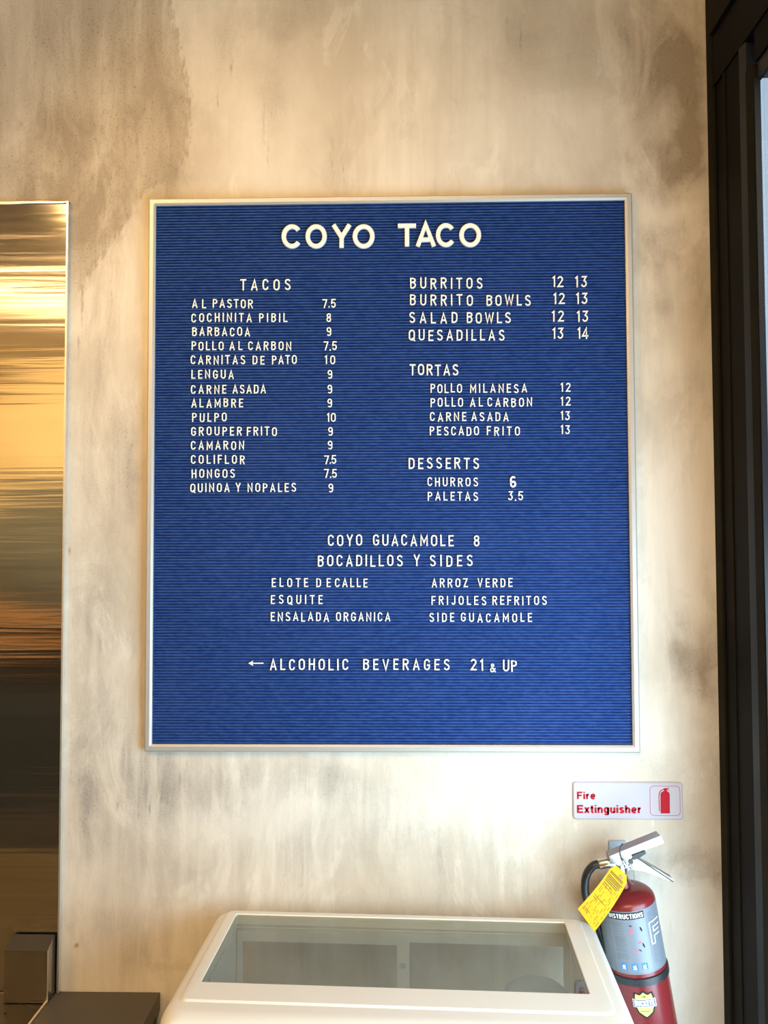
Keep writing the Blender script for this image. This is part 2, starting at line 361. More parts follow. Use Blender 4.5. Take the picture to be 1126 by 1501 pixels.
# ------------------------------------------------------------------ strokes: the letter shapes
def arc(cx, cy, rx, ry, a0, a1, n=10):
    return [(cx+rx*math.cos(R(a0+(a1-a0)*k/n)), cy+ry*math.sin(R(a0+(a1-a0)*k/n))) for k in range(n+1)]
def stad(x0, x1, y0, y1, ry=None, n=6):
    """narrow O: straight sides with round ends"""
    rx = (x1-x0)/2; ry = ry or rx*1.15; cx = (x0+x1)/2
    return arc(cx, y1-ry, rx, ry, 0, 180, 2*n)+arc(cx, y0+ry, rx, ry, 180, 360, 2*n)
H = 0.075  # half a stroke, for the layout
HW = 0.066
def glyphs():
    g = {}
    a, b = H, 1-H
    def W(w): return H, w-H
    w = .60; g['A'] = (w, [[(H*.8, 0), (w/2, b), (w-H*.8, 0)], [(.15, .30), (w-.15, .30)]])
    w = .54; l, r = W(w); g['B'] = (w, [[(l, a), (l, b), (r-.16, b)]+arc(r-.20, .76, .20, .165, 90, -90, 6)+[(l, .55)], [(r-.22, .57)]+arc(r-.22, .325, .22, .25, 90, -90, 8)+[(l, a)]])
    w = .55; l, r = W(w); g['C'] = (w, [arc(w/2, 1-H-.25, (r-l)/2, .25, 8, 180, 9)+arc(w/2, H+.25, (r-l)/2, .25, 180, 352, 9)])
    g['D'] = (w, [[(l, a), (l, b), (r-.22, b)]+arc(r-.24, 1-H-.24, .24, .24, 90, 0, 5)+arc(r-.24, H+.24, .24, .24, 0, -90, 5)+[(l, a)]])
    w = .47; l, r = W(w); g['E'] = (w, [[(w, b), (l, b), (l, a), (w, a)], [(l, .52), (w-.05, .52)]]); g['F'] = (w, [[(w, b), (l, b), (l, 0)], [(l, .52), (w-.05, .52)]])
    w = .56; l, r = W(w); g['G'] = (w, [arc(w/2, 1-H-.25, (r-l)/2, .25, 8, 180, 9)+arc(w/2, H+.25, (r-l)/2, .25, 180, 360, 9)+[(r, .46), (w/2, .46)]])
    g['H'] = (w, [[(l, 0), (l, 1)], [(r, 0), (r, 1)], [(l, .52), (r, .52)]])
    g['I'] = (2*H, [[(H, 0), (H, 1)]])
    w = .46; l, r = W(w); g['J'] = (w, [[(r, 1)]+arc(w/2, H+.18, (r-l)/2, .18, 0, -170, 9)])
    w = .46; l, r = W(w); g['L'] = (w, [[(l, 1), (l, a), (w, a)]])
    w = .56; l, r = W(w); g['K'] = (w, [[(l, 0), (l, 1)], [(w-.05, 1), (l, .42)], [(l+.12, .54), (w-.05, 0)]])
    w = .68; l, r = W(w); g['M'] = (w, [[(l, 0), (l, b), (w/2, .30), (r, b), (r, 0)]])
    w = .58; l, r = W(w); g['N'] = (w, [[(l, 0), (l, b), (r, a), (r, 1)]])
    w = .57; l, r = W(w); g['O'] = (w, [stad(l, r, a, b)+[stad(l, r, a, b)[0]]]); g['0'] = g['O']
    w = .53; l, r = W(w); g['P'] = (w, [[(l, 0), (l, b), (r-.18, b)]+arc(r-.21, .715, .21, .21, 90, -90, 8)+[(l, .505)]])
    w = .58; l, r = W(w); g['Q'] = (w, [stad(l, r, a, b)+[stad(l, r, a, b)[0]], [(w*.52, .24), (w-.01, -.04)]])
    w = .55; l, r = W(w); g['R'] = (w, [[(l, 0), (l, b), (r-.18, b)]+arc(r-.21, .725, .21, .20, 90, -90, 8)+[(l, .525)], [(r-.22, .52), (w-H*.7, 0)]])
    w = .54; l, r = W(w); g['S'] = (w, [arc(w/2, .735, (r-l)/2-.01, .19, 15, 200, 10)+[(l+.06, .60), (w/2, .52), (r-.05, .42)]+arc(w/2, .265, (r-l)/2, .19, 20, -165, 10)])
    w = .52; g['T'] = (w, [[(0, b), (w, b)], [(w/2, 0), (w/2, b)]])
    w = .56; l, r = W(w); g['U'] = (w, [[(l, 1)]+arc(w/2, H+.22, (r-l)/2, .22, 180, 360, 12)+[(r, 1)]])
    w = .58; g['V'] = (w, [[(H*.8, 1), (w/2, a), (w-H*.8, 1)]])
    w = .80; g['W'] = (w, [[(H*.8, 1), (.23, a), (w/2, .85), (w-.23, a), (w-H*.8, 1)]])
    w = .58; g['Y'] = (w, [[(H*.8, 1), (w/2, .46), (w-H*.8, 1)], [(w/2, 0), (w/2, .48)]])
    w = .52; g['Z'] = (w, [[(0, b), (w-H*1.2, b), (H*1.2, a), (w, a)]])
    g['1'] = (.24, [[(0, .78), (.165, .92), (.165, 0)]])
    w = .54; l, r = W(w); g['2'] = (w, [arc(w/2, .71, (r-l)/2, .215, 165, -20, 9)+[(l, a), (w, a)]])
    g['3'] = (w, [[(l, b), (r, b), (w/2, .60)]+arc(w/2-.02, .325, (r-l)/2+.01, .25, 75, -160, 10)])
    w = .58; l, r = W(w); g['4'] = (w, [[(w, .27), (l, .27), (r-.09, .97), (r-.09, 0)]])
    w = .54; l, r = W(w); g['5'] = (w, [[(w-.03, b), (l+.04, b), (l, .52)]+arc(w/2-.01, .335, (r-l)/2+.01, .26, 110, -160, 10)])
    g['6'] = (w, [[(r-.02, .86)]+arc(w/2, .70, (r-l)/2, .225, 60, 180, 6)+arc(w/2, .30, (r-l)/2, .225, 180, 520, 16)])
    g['7'] = (w, [[(0, b), (w-H, b), (.20, 0)]])
    g['8'] = (w, [arc(w/2, .735, (r-l)/2-.02, .19, 0, 360, 14), arc(w/2, .30, (r-l)/2, .225, 0, 360, 14)])
    g['9'] = (w, [[(l+.02, .14)]+arc(w/2, .30, (r-l)/2, .225, 240, 360, 6)+arc(w/2, .70, (r-l)/2, .225, 0, 340, 16)])
    g['.'] = (.18, [[(.09, 0), (.09, .17)]])
    w = .66; g['&'] = (w, [[(w-.02, .02), (.18, .70)]+arc(.30, .79, .13, .14, 200, -20, 8)+[(.12, .36)]+arc(.27, .26, .20, .19, 150, 300, 8)+[(w-.06, .46)]])
    return g
G = glyphs()
# bold shapes of the title
B2 = 0.100
def O_bold(w): return [arc(w/2, .5, w/2-B2, .52-B2+.01, 0, 360, 36)]
GB = {'O': (.93, O_bold(.93)), 'C': (.88, [arc(.45, .5, .45-B2, .52-B2+.01, 38, 322, 30)]),
      'T': (.78, [[(0, 1-B2*.85), (.78, 1-B2*.85)], [(.39, 0), (.39, .95)]]),
      'Y': (.90, [[(B2, 1), (.45, .46), (.90-B2, 1)], [(.45, 0), (.45, .5)]]),
      'A': (.92, [[(B2, 0), (.46, .97), (.92-B2, 0)], [(.24, .30), (.68, .30)]])}
def stroke(bm, path, hw, z0, z1, rnd=False):
    pts = [Vector(p).to_2d() for p in path]
    q = [pts[0]]
    for p in pts[1:]:
        if (p-q[-1]).length > 1e-4: q.append(p)
    pts = q; closed = (pts[0]-pts[-1]).length < 1e-3
    if closed: pts = pts[:-1]
    n = len(pts); L = []; Rr = []
    for i in range(n):
        if closed: d0 = (pts[i]-pts[i-1]); d1 = (pts[(i+1) % n]-pts[i])
        else: d0 = pts[i]-pts[max(i-1, 0)]; d1 = pts[min(i+1, n-1)]-pts[i]
        if d0.length < 1e-6: d0 = d1
        if d1.length < 1e-6: d1 = d0
        d0 = d0.normalized(); d1 = d1.normalized()
        t = d0+d1
        t = t.normalized() if t.length > 1e-3 else d0
        nn = Vector((-t.y, t.x)); k = hw/max(0.42, abs(nn.dot(Vector((-d0.y, d0.x)))))
        L.append(pts[i]+nn*k); Rr.append(pts[i]-nn*k)
    def V(p, z): return bm.verts.new((p.x, -z, p.y))
    ch = hw*0.28
    rows = []
    for l, r in zip(L, Rr):
        m_ = (l+r)/2; li = l+(m_-l)*ch/hw; ri = r+(m_-r)*ch/hw
        rows.append((V(l, z0), V(l, z1*.7), V(li, z1), V(ri, z1), V(r, z1*.7), V(r, z0)))
    m = n if closed else n-1
    for i in range(m):
        A, Bq = rows[i], rows[(i+1) % n]
        for k in range(5): bm.faces.new((A[k], A[k+1], Bq[k+1], Bq[k]))
        bm.faces.new((A[5], A[0], Bq[0], Bq[5]))
    if not closed: bm.faces.new(rows[0]); bm.faces.new(rows[-1][::-1])
_gc = {}
def glyph_mesh(ch, bold=False, thick=0.12, hw=H, mname='letter'):
    key = (ch, bold, hw, mname)
    if key not in _gc:
        bm = bmesh.new(); w, st = (GB if bold else G)[ch]
        for i, s in enumerate(st): stroke(bm, s, B2 if bold else hw, 0, thick-i*.006)
        bmesh.ops.recalc_face_normals(bm, faces=bm.faces)
        me = bpy.data.meshes.new('letter'); bm.to_mesh(me); bm.free(); me.materials.append(M[mname]); _gc[key] = me
    return _gc[key]

def flat_stroke(bm, path, hw):
    pts = [Vector(p).to_2d() for p in path]; q = [pts[0]]
    for p in pts[1:]:
        if (p-q[-1]).length > 1e-4: q.append(p)
    pts = q; closed = (pts[0]-pts[-1]).length < 1e-3
    if closed: pts = pts[:-1]
    n = len(pts); rows = []
    for i in range(n):
        d0 = pts[i]-pts[i-1] if (closed or i) else pts[1]-pts[0]
        d1 = pts[(i+1) % n]-pts[i] if (closed or i < n-1) else d0
        d0 = d0.normalized(); d1 = d1.normalized(); t = (d0+d1); t = t.normalized() if t.length > 1e-3 else d0
        nn = Vector((-t.y, t.x)); k = hw/max(.42, abs(nn.dot(Vector((-d0.y, d0.x)))))
        rows.append([bm.verts.new((*(pts[i]+nn*k*e), 0)) for e in (1, -1)])
    for i in range(n if closed else n-1):
        a, b = rows[i], rows[(i+1) % n]; bm.faces.new((a[0], a[1], b[1], b[0]))
def stroke_text(s, x0, x1, z0, z1, hw=.095, table=None, gap=.16):
    table = table or G; bm = bmesh.new(); x = 0
    for c in s:
        if c == ' ': x += .4; continue
        w, st = table[c]
        for p in st: flat_stroke(bm, [(x+a, b) for a, b in p], hw)
        x += w+gap
    x -= gap
    for v in bm.verts: v.co = Vector((x0+v.co.x/x*(x1-x0), z0+v.co.y*(z1-z0), 0))
    return bm
h_ = .095; xh = .72
LC = {'F': (.60, [[(.60, 1-h_), (h_, 1-h_), (h_, 0)], [(h_, .50), (.54, .50)]]), 'E': (.66, [[(.66, 1-h_), (h_, 1-h_), (h_, h_), (.66, h_)], [(h_, .52), (.61, .52)]]),
      'i': (.19, [[(h_, 0), (h_, xh)], [(h_, .85), (h_, 1)]]), 'r': (.36, [[(h_, 0), (h_, xh)], [(h_, .40)]+arc(.34, .40, .24, .24, 175, 95, 6)]),
      'e': (.56, [[(h_+.02, .36), (.47, .36)]+arc(.28, xh/2, .185, xh/2-h_*.75, 0, 320, 18)]), 'x': (.54, [[(.06, 0), (.48, xh)], [(.06, xh), (.48, 0)]]),
      't': (.32, [[(.16, .94), (.16, .17), (.21, h_*.8), (.32, h_*.8)], [(0, xh-h_*.7), (.32, xh-h_*.7)]]),
      'n': (.54, [[(h_, 0), (h_, xh)], [(h_, .40)]+arc(.27, .44, .175, .20, 170, 0, 9)+[(.445, 0)]]), 'h': (.54, [[(h_, 0), (h_, 1)], [(h_, .40)]+arc(.27, .44, .175, .20, 170, 0, 9)+[(.445, 0)]]),
      'u': (.54, [[(.445, 0), (.445, xh)], [(h_, xh)]+arc(.27, .28, .175, .20, 180, 350, 9)]),
      'g': (.56, [arc(.28, xh/2+.01, .185, xh/2-h_*.75, 0, 360, 18), [(.465, xh), (.465, -.05)]+arc(.28, -.04, .185, .14, 0, -160, 8)]),
      's': (.50, [arc(.25, .53, .155, .115, 20, 200, 7)+[(.25, .37)]+arc(.25, .20, .165, .125, 20, -165, 8)])}
# ================================================================== THE SETTING
XR = 0.652     # inner face of the storefront
XL, YF, ZC = -4.2, -6.2, 3.45
bm = bmesh.new()
box(bm, XL, XR+.05, 0.0, 0.16, 0, ZC)
tag(finish(bm, 'wall_back', 'plaster'), 'distressed cream plaster wall with brown stains', kind='structure')
M['ochre'] = mat('ochre_plaster', (0.66, 0.54, 0.30), 0.7, 0, 0.15, 2)
M['floor'] = mat('grey_concrete', (0.05, 0.048, 0.046), 0.5, 0, 0.15, 3)
M['ceil'] = mat('ceiling_paint', (0.36, 0.30, 0.22), 0.8, 0, 0.08, 2)
M['dark_wall'] = mat('charcoal_panelling', (0.075, 0.088, 0.10), 0.5, 0, 0.1, 3)
M['sage'] = mat('sage_paint', (0.062, 0.07, 0.064), 0.6, 0, 0.08, 4)
def struct(name, m, b): return tag(boxo(name, m, b), kind='structure')
struct('floor', 'floor', (XL-.1, XR+.1, YF-.1, .1, -0.1, 0))
struct('ceiling', 'ceil', (XL-.1, XR+.1, YF-.1, .1, ZC, ZC+.1))
struct('wall_left', 'ochre', (XL-.1, XL, YF, 0, 0, ZC))
struct('wall_front', 'dark_wall', (XL, XR, YF-.1, YF, 0, 2.1))
struct('wall_front', 'ochre', (XL, XR, YF-.1, YF, 2.1, ZC))

# storefront frame: corner post built of stepped black metal profiles, header, mullions, sill, panes
def sub(b, n, m, bev=0.0008): return boxo(n, m, b, post, bev)
post = bpy.data.objects.new('window_1', None); C.objects.link(post); post['kind'] = 'structure'
ZT = 2.60
sub((XR, XR+.06, -.030, -.0005, 0, ZC-.01), 'corner_angle', 'black_brown')
sub((XR+.005, XR+.06, -.080, -.030, 0, ZC-.01), 'filler_channel', 'black_metal')
sub((XR+.0005, XR+.06, -.084, -.0803, 0, 2.69), 'corner_bead', 'black_brown', .0004)
sub((XR+.003, XR+.04, -.153, -.0843, 0, 2.69), 'post', 'black_metal')
bm = bmesh.new(); prism(bm, [(XR+.004, -.1535), (XR-.001, -.158), (XR+.003, -.180), (XR+.025, -.180), (XR+.025, -.1535)], 0, 2.69, 'z')
finish(bm, 'stop_bead', 'black_blue', post)
sub((XR+.001, XR+.014, -.207, -.1803, 0, ZT+.03), 'post', 'black_brown')
sub((XR+.003, XR+.014, -.212, -.2073, 0.10, ZT), 'glazing_bead', 'black_blue', .0004)
# header runs along the window wall towards and past the viewer
sub((XR+.001, XR+.09, -5.9, -.0305, 2.692, 2.799), 'header', 'black_metal', .002)
sub((XR-.006, XR+.07, -5.9, -.0305, 2.80, 2.90), 'header_trim', 'black_brown', .002)
sub((XR+.006, XR+.09, -5.9, -.0305, 2.905, ZC-.01), 'header_panel', 'black_brown', .002)
sub((XR+.004, XR+.05, -5.9, -.2125, ZT+.03, 2.69), 'header_stop', 'black_metal', .001)
sub((XR+.008, XR+.05, -5.9, -.2125, ZT, ZT+.0295), 'glazing_bead', 'black_blue', .001)
sub((XR-.01, XR+.09, -5.9, -.2125, 0, .10), 'sill', 'black_metal', .002)
for y in (-2.1, -4.0):
    sub((XR+.0, XR+.05, y-.03, y+.03, .10, ZT), 'mullion', 'black_metal', .001)
sub((XR+.0, XR+.09, YF, -5.9, 0, ZC-.01), 'post', 'black_metal')
for a, b in ((-2.07, -.213), (-3.97, -2.13), (-5.9, -4.03)):
    boxo('pane', 'window_glass', (XR+.012, XR+.018, a, b, .10, ZT), post)
# pavement and the pale house across the street, seen through the pane
M['street'] = mat('pavement', (0.34, 0.35, 0.36), 0.8, 0, 0.1, 2)
M['facade'] = mat('pale_blue_render', (0.25, 0.31, 0.36), 0.8, 0, 0.04, 1)
struct('street_ground', 'street', (XR+.1, 30, -20, 20, -.12, -.01))
struct('street_house', 'facade', (9, 15, -8, 14, 0, 9))

# ================================================================== STAINLESS STEEL SIDE
XS = -0.7045; ZS0 = 0.826; ZS1 = 2.4762
t = empty('steel_wall_panel', (-1.4, 0, ZS0), 'tall brushed stainless steel panel on the wall left of the menu board', 'wall panel')
bm = bmesh.new()   # slightly buckled sheet
nx, nz = 24, 60; x0 = -2.6; grid = []
for j in range(nz+1):
    row = []
    for i in range(nx+1):
        x = x0+(XS-.004-x0)*(i/nx)**0.6; zz = ZS0+(ZS1-ZS0)*j/nz
        y = -.006-.0012*math.sin(zz*9+x*3)*math.sin(x*5+1)-.0006*math.sin(zz*23+x*7)
        row.append(bm.verts.new((x, y, zz)))
    grid.append(row)
for j in range(nz):
    for i in range(nx): bm.faces.new((grid[j][i], grid[j][i+1], grid[j+1][i+1], grid[j+1][i]))
finish(bm, 'sheet', 'steel', t, True, world=True)
boxo('edge_trim', 'steel_edge', (XS-.0035, XS, -.010, -.0003, ZS0, ZS1), t, .0008, True)
bm = bmesh.new()
pts = [(x0, ZS1-.004)]; 
n = 60
lo = [(x0+(XS-x0)*i/n, ZS1-.004+random.uniform(-.0012, .0012)) for i in range(n+1)]
hi = [(x0+(XS-x0)*i/n, ZS1+random.uniform(-.001, .001)) for i in range(n+1)]
prism(bm, lo+hi[::-1], -.0095, -.0003)
finish(bm, 'top_trim', 'steel_edge', t, world=True)

# small steel box at the foot of the panel
t = empty('steel_box', (-.76, -.025, ZS0), 'small stainless steel box with sloping top at the foot of the steel panel', 'box')
bm = bmesh.new()
pr = [(-.0105, ZS0+.0008), (-.0105, .9445), (-.0125, .9455), (-.046, .930), (-.046, ZS0+.0008)]
A = [bm.verts.new((-.8, y, z)) for y, z in pr]; Bq = [bm.verts.new((-.7130, y, z)) for y, z in pr]
bm.faces.new(A); bm.faces.new(Bq[::-1])
for i in range(5): bm.faces.new((A[i], Bq[i], Bq[(i+1) % 5], A[(i+1) % 5]))
finish(bm, 'box_body', 'steel_plain', t, True, world=True, bevel=.0012)
boxo('corner_seam', 'steel_edge', (-.7128, -.7112, -.0462, -.0448, ZS0+.001, .929), t, .0003, True)

# counters
t = empty('counter', (-.6, -.3, 0), 'dark brown laminate counter against the wall left of the white case', 'counter')
boxo('worktop', 'counter', (-.7135, -.498, -.70, -.0006, .790, .8245), t, .002, True)
boxo('cabinet_body', 'cabinet', (-.70, -.505, -.68, -.002, 0.0, .7898), t, 0, True)
bm = bmesh.new(); box(bm, -.7190, -.7145, -.70, -.0125, .800, .8268)
finish(bm, 'metal_edging', 'steel_edge', t, True, world=True, bevel=.0008)
t = empty('steel_counter', (-1.2, -.35, 0), 'dark reflective steel worktop under the steel wall panel', 'counter')
boxo('worktop', 'counter_left', (-2.6, -.7195, -.72, -.0110, .790, .8255), t, .002, True)
boxo('cabinet_body', 'cabinet', (-2.6, -.725, -.70, -.0110, 0.0, .7898), t, 0, True)

# added unseen furniture, made up for the steel to mirror: cabinet and bar counter
t = empty('reflection_cabinet', (-2.6, -5.6, 0), 'added grey green cabinet behind the viewer, unseen, mirrored by the steel panel', 'cabinet')
boxo('cabinet_body', 'sage', (-3.6, -1.9, -6.0, -5.2, 0.0, 2.15), t, .01, True)
boxo('cabinet_door', 'sage', (-3.56, -2.78, -5.2, -5.17, 0.1, 2.05), t, .004, True)
boxo('cabinet_door', 'sage', (-2.72, -1.94, -5.2, -5.17, 0.1, 2.05), t, .004, True)

M['copper'] = mat('copper_sheet', (0.75, 0.42, 0.20), 0.35, 0.6, 0.1, 6)
t = empty('reflection_counter', (-2.5, -4.1, 0), 'added bar counter with a copper top behind the viewer, mirrored by the steel panel', 'counter')
boxo('worktop', 'copper', (-3.9, -1.7, -4.4, -3.78, 1.06, 1.12), t, .006, True)
boxo('counter_body', 'dark_wall', (-3.85, -1.75, -4.35, -3.85, 0, 1.0595), t, 0, True)

# ================================================================== THE LETTER BOARD
BX0, BX1, BZ0, BZ1 = -0.5298, 0.4864, 1.3184, 2.4760
RW = 0.0155; BT = 0.020
board = empty('letter_board', ((BX0+BX1)/2, 0, BZ0), 'large blue grooved felt menu board in a thin aluminium frame on the plaster wall', 'menu board')
bm = bmesh.new()
pitch = 0.00598; gz = 0.0019; Yf = -.0135; Yg = -.0098
ix0, ix1, iz0, iz1 = BX0+RW-.001, BX1-RW+.001, BZ0+RW-.001, BZ1-RW+.001
prof = []; z = iz0
while z < iz1-pitch*.5:
    a = z; b = z+gz; c = b+.0003; d = min(z+pitch-.0003, iz1)
    prof += [(Yg, a), (Yg, b), (Yf+.0003, c), (Yf, c+.0007), (Yf, d-.0007), (Yf+.0003, d)]; z += pitch
prof.append((Yg, iz1))
xs = [ix0+(ix1-ix0)*k/4 for k in range(5)]
cols = [[bm.verts.new((x, y, zz)) for y, zz in prof] for x in xs]
for A, Bq in zip(cols, cols[1:]):
    for k in range(len(prof)-1): bm.faces.new((A[k], Bq[k], Bq[k+1], A[k+1]))
o = finish(bm, 'felt_panel', 'felt', board, world=True)
boxo('backing_board', 'cabinet', (BX0+.004, BX1-.004, -.0085, -.0008, BZ0+.004, BZ1-.004), board, 0, True)
def rail(name, p0, p1, q0, q1):
    """mitred rail: outer edge p0-p1, inner edge q0-q1"""
    bm = bmesh.new()
    prof = [(0.0, -.0008), (0.0, -BT+.004), (.22, -BT), (.72, -BT), (1.0, -BT+.0025), (1.0, -.0105), (.8, -.0105), (.8, -.0008)]
    A, Bq = [], []
    for t_, y in prof:
        a = Vector(p0).lerp(Vector(q0), t_); b = Vector(p1).lerp(Vector(q1), t_)
        A.append(bm.verts.new((a.x, y, a.y))); Bq.append(bm.verts.new((b.x, y, b.y)))
    n = len(prof)
    for i in range(n): bm.faces.new((A[i], Bq[i], Bq[(i+1) % n], A[(i+1) % n]))
    bm.faces.new(A); bm.faces.new(Bq[::-1])
    return finish(bm, name, 'alu', board, world=True)
O_ = [(BX0, BZ0), (BX1, BZ0), (BX1, BZ1), (BX0, BZ1)]; I_ = [(BX0+RW, BZ0+RW), (BX1-RW, BZ0+RW), (BX1-RW, BZ1-RW), (BX0+RW, BZ1-RW)]
for k in range(4): rail('frame_rail', O_[k], O_[(k+1) % 4], I_[k], I_[(k+1) % 4])

YL = Yf-.00005
ORD = ['first', 'second', 'third', 'fourth', 'fifth', 'sixth', 'seventh', 'eighth', 'ninth', 'tenth', 'eleventh', 'twelfth']
jit = random.Random(3)
def word(s, x0, x1, yb, yt, label, group, kind, bold=False, hw=HW, spans=None):
    """letters of one word: left, right, baseline and cap line as read off the photograph"""
    h = (at((x0+x1)/2, yt, YL)-at((x0+x1)/2, yb, YL)).z
    a = at(x0, yb, YL); b = at(x1, yb, YL)
    ws = [(GB if bold else G)[c][0]*h for c in s]
    gap = ((b.x-a.x)-sum(ws))/(len(s)-1) if len(s) > 1 else 0
    sc = 1.0
    if len(s) > 1 and gap < .05*h: sc = (b.x-a.x)/(sum(ws)+.05*h*(len(s)-1)); gap = .05*h
    x = a.x if len(s) > 1 else (a.x+b.x)/2-ws[0]/2
    seen = {}
    for i, c in enumerate(s):
        me = glyph_mesh(c, bold, .10 if bold else .12, hw, 'letter_title' if bold else 'letter')
        nm = {'.': 'decimal_point', '&': 'ampersand'}.get(c, 'numeral' if c.isdigit() else 'letter')
        o = bpy.data.objects.new(nm, me); C.objects.link(o)
        dz = 0 if bold else jit.choice((0, 0, 0, .0003, -.0003, .0007, -.0009))
        xx = x
        if spans: xx = at(spans[i][0], yb, YL).x; sx = (at(spans[i][1], yb, YL).x-xx)/ws[i]*h
        else: sx = h*sc
        zz = a.z+(b.z-a.z)*(i+.5)/len(s)
        o.location = (xx, YL, zz+dz); o.scale = (sx, h if not bold else h, h)
        o.rotation_euler = (0, R(jit.uniform(-1.0, 1.0)) if not bold else R(jit.uniform(-.3, .3)), 0)
        what = {'.': 'decimal point', '&': 'ampersand'}.get(c, ('numeral ' if c.isdigit() else 'letter ')+c)
        lab = label.format(what=what, nth=ORD[i])
        tag(o, lab, {'.': 'punctuation mark', '&': 'ampersand'}.get(c, 'numeral' if c.isdigit() else kind), group)
        x += ws[i]*sc+gap
TL = 'title letters of the menu board'
word('COYO', 413, 549.5, 364, 330.5, 'big bold ivory {what}, {nth} of COYO in the title of the blue board', TL, 'title letter', True, spans=[(413, 443), (448, 479.5), (486, 516), (517, 549.5)])
word('TACO', 583.5, 705.4, 362, 328.8, 'big bold ivory {what}, {nth} of TACO in the title of the blue board', TL, 'title letter', True, spans=[(583.5, 610), (609, 639.5), (639, 668), (673, 705.4)])
def line(words, yb, yt, where, group, kind, hw=HW, yr=0):
    """words = [(text, x0, x1)]; yr = how much higher the right end sits"""
    row = ' '.join(w[0] for w in words if not w[0].replace('.', '').isdigit())
    X0 = words[0][1]; 
    for s, x0, x1 in words:
        if len(s) == 1 and not s.isdigit() and s != '&':
            lab = 'white {what} on its own in the '+row+' row'+where
        elif s == row: lab = 'white {what}, {nth} of '+row+where
        else: lab = 'white {what}, {nth} in '+s+' of '+row+where
        word(s, x0, x1, yb, yt, lab, group, kind, hw=hw)
HD = 0.064
GT = 'small letters of the tacos list'; GH = 'larger letters of the menu headings'
line([('TACOS', 352.5, 426.3)], 426, 409.4, ', the heading of the left column', GH, 'heading letter', HD)
tacos = [
 ([('AL', 281.8, 302.3), ('PASTOR', 311.9, 371)], 451.6, '7.5', 472.7, 492.5),
 ([('COCHINITA', 280.6, 369.4), ('PIBIL', 380, 421.5)], 472.4, '8', 478, 486),
 ([('BARBACOA', 281.8, 366.9)], 492.8, '9', 478.4, 486.4),
 ([('POLLO', 280.9, 328.2), ('AL', 336.5, 355.7), ('CARBON', 364, 427.3)], 513.6, '7.5', 474.3, 494),
 ([('CARNITAS', 279.6, 359.8), ('DE', 370.4, 388), ('PATO', 398.8, 435.3)], 534.2, '10', 476.5, 491.6),
 ([('LENGUA', 280.6, 343)], 555.5, '9', 480, 487.7),
 ([('CARNE', 280, 332), ('ASADA', 341, 390)], 577, '9', 479.7, 487.5),
 ([('ALAMBRE', 280.6, 356.6)], 597.4, '9', 479.5, 487.3),
 ([('PULPO', 281.8, 332.7)], 618.4, '10', 479.7, 492.5),
 ([('GROUPER', 280.2, 354.7), ('FRITO', 361.8, 406.2)], 638.8, '9', 480.4, 488.4),
 ([('CAMARON', 280, 358)], 659.2, '9', 480, 488),
 ([('COLIFLOR', 280, 359)], 680, '7.5', 475.3, 493.2),
 ([('HONGOS', 281, 344.5)], 700.5, '7.5', 475.3, 494),
 ([('QUINOA', 279, 336.8), ('Y', 345.8, 352.8), ('NOPALES', 363, 434.3)], 721.3, '9', 481, 489.3)]
def price(s, x0, x1, yb, yt, of, group, hw=HW):
    word(s, x0, x1, yb, yt, 'white {what}, {nth} in the price '+s+' '+of, group, 'numeral', hw=hw)
for ws, yb, pr_, a, b in tacos:
    line(ws, yb, yb-13.1, ' under TACOS', GT, 'menu letter')
    price(pr_, a, b, yb, yb-13.1, 'beside '+' '.join(w[0] for w in ws)+' under TACOS', 'prices of the tacos list')
for ws, yb, p1, x, p2, x2 in [
 ([('BURRITOS', 601.2, 707.6)], 423.6, '12', (810, 825.7), '13', (843.3, 860.7)),
 ([('BURRITO', 601, 693.4), ('BOWLS', 712.8, 778.2)], 448.2, '12', (811.5, 827.8), '13', (844.7, 861.4)),
 ([('SALAD', 600, 670.8), ('BOWLS', 684, 749)], 474, '12', (809, 826.7), '13', (845.8, 862.4)),
 ([('QUESADILLAS', 599, 739.8)], 499.6, '13', (810, 826), '14', (846.8, 862.4))]:
    line(ws, yb, yb-16.3, ' at upper right', GH, 'heading letter', HD)
    nm = ' '.join(w[0] for w in ws)
    price(p1, *x, yb-2.2, yb-18.6, 'left of two beside '+nm, 'prices at upper right', HD)
    price(p2, *x2, yb-2.4, yb-19, 'right of two beside '+nm, 'prices at upper right', HD)
line([('TORTAS', 600.5, 672.2)], 550.6, 534, ', the heading in the right column', GH, 'heading letter', HD)
for ws, yb, p_, a, b in [
 ([('POLLO', 631, 677.4), ('MILANESA', 688.9, 772.7)], 575.9, '12', 822.2, 836.4),
 ([('POLLO', 631, 679), ('AL', 688.9, 707.9), ('CARBON', 714.5, 780)], 596.5, '12', 822.2, 836.4),
 ([('CARNE', 630.3, 683.7), ('ASADA', 691, 745.7)], 617.6, '13', 822.2, 835.4),
 ([('PESCADO', 630, 702.4), ('FRITO', 713.4, 762.3)], 638.4, '13', 822.2, 835.6)]:
    line(ws, yb, yb-13.4, ' under TORTAS', 'small letters of the tortas list', 'menu letter')
    price(p_, a, b, yb-1.7, yb-15, 'beside '+' '.join(w[0] for w in ws)+' under TORTAS', 'prices of the tortas list')
line([('DESSERTS', 598.8, 702.4)], 687.6, 670.9, ', the heading in the right column', GH, 'heading letter', HD)
line([('CHURROS', 626.5, 701)], 713, 699.8, ' under DESSERTS', 'small letters of the dessert list', 'menu letter')
line([('PALETAS', 626.9, 701)], 733.8, 720.6, ' under DESSERTS', 'small letters of the dessert list', 'menu letter')
price('6', 746.7, 757.4, 714.6, 698, 'beside CHURROS', 'prices of the dessert list', .085)
price('3.5', 744.6, 766.8, 733.6, 720.2, 'beside PALETAS', 'prices of the dessert list')
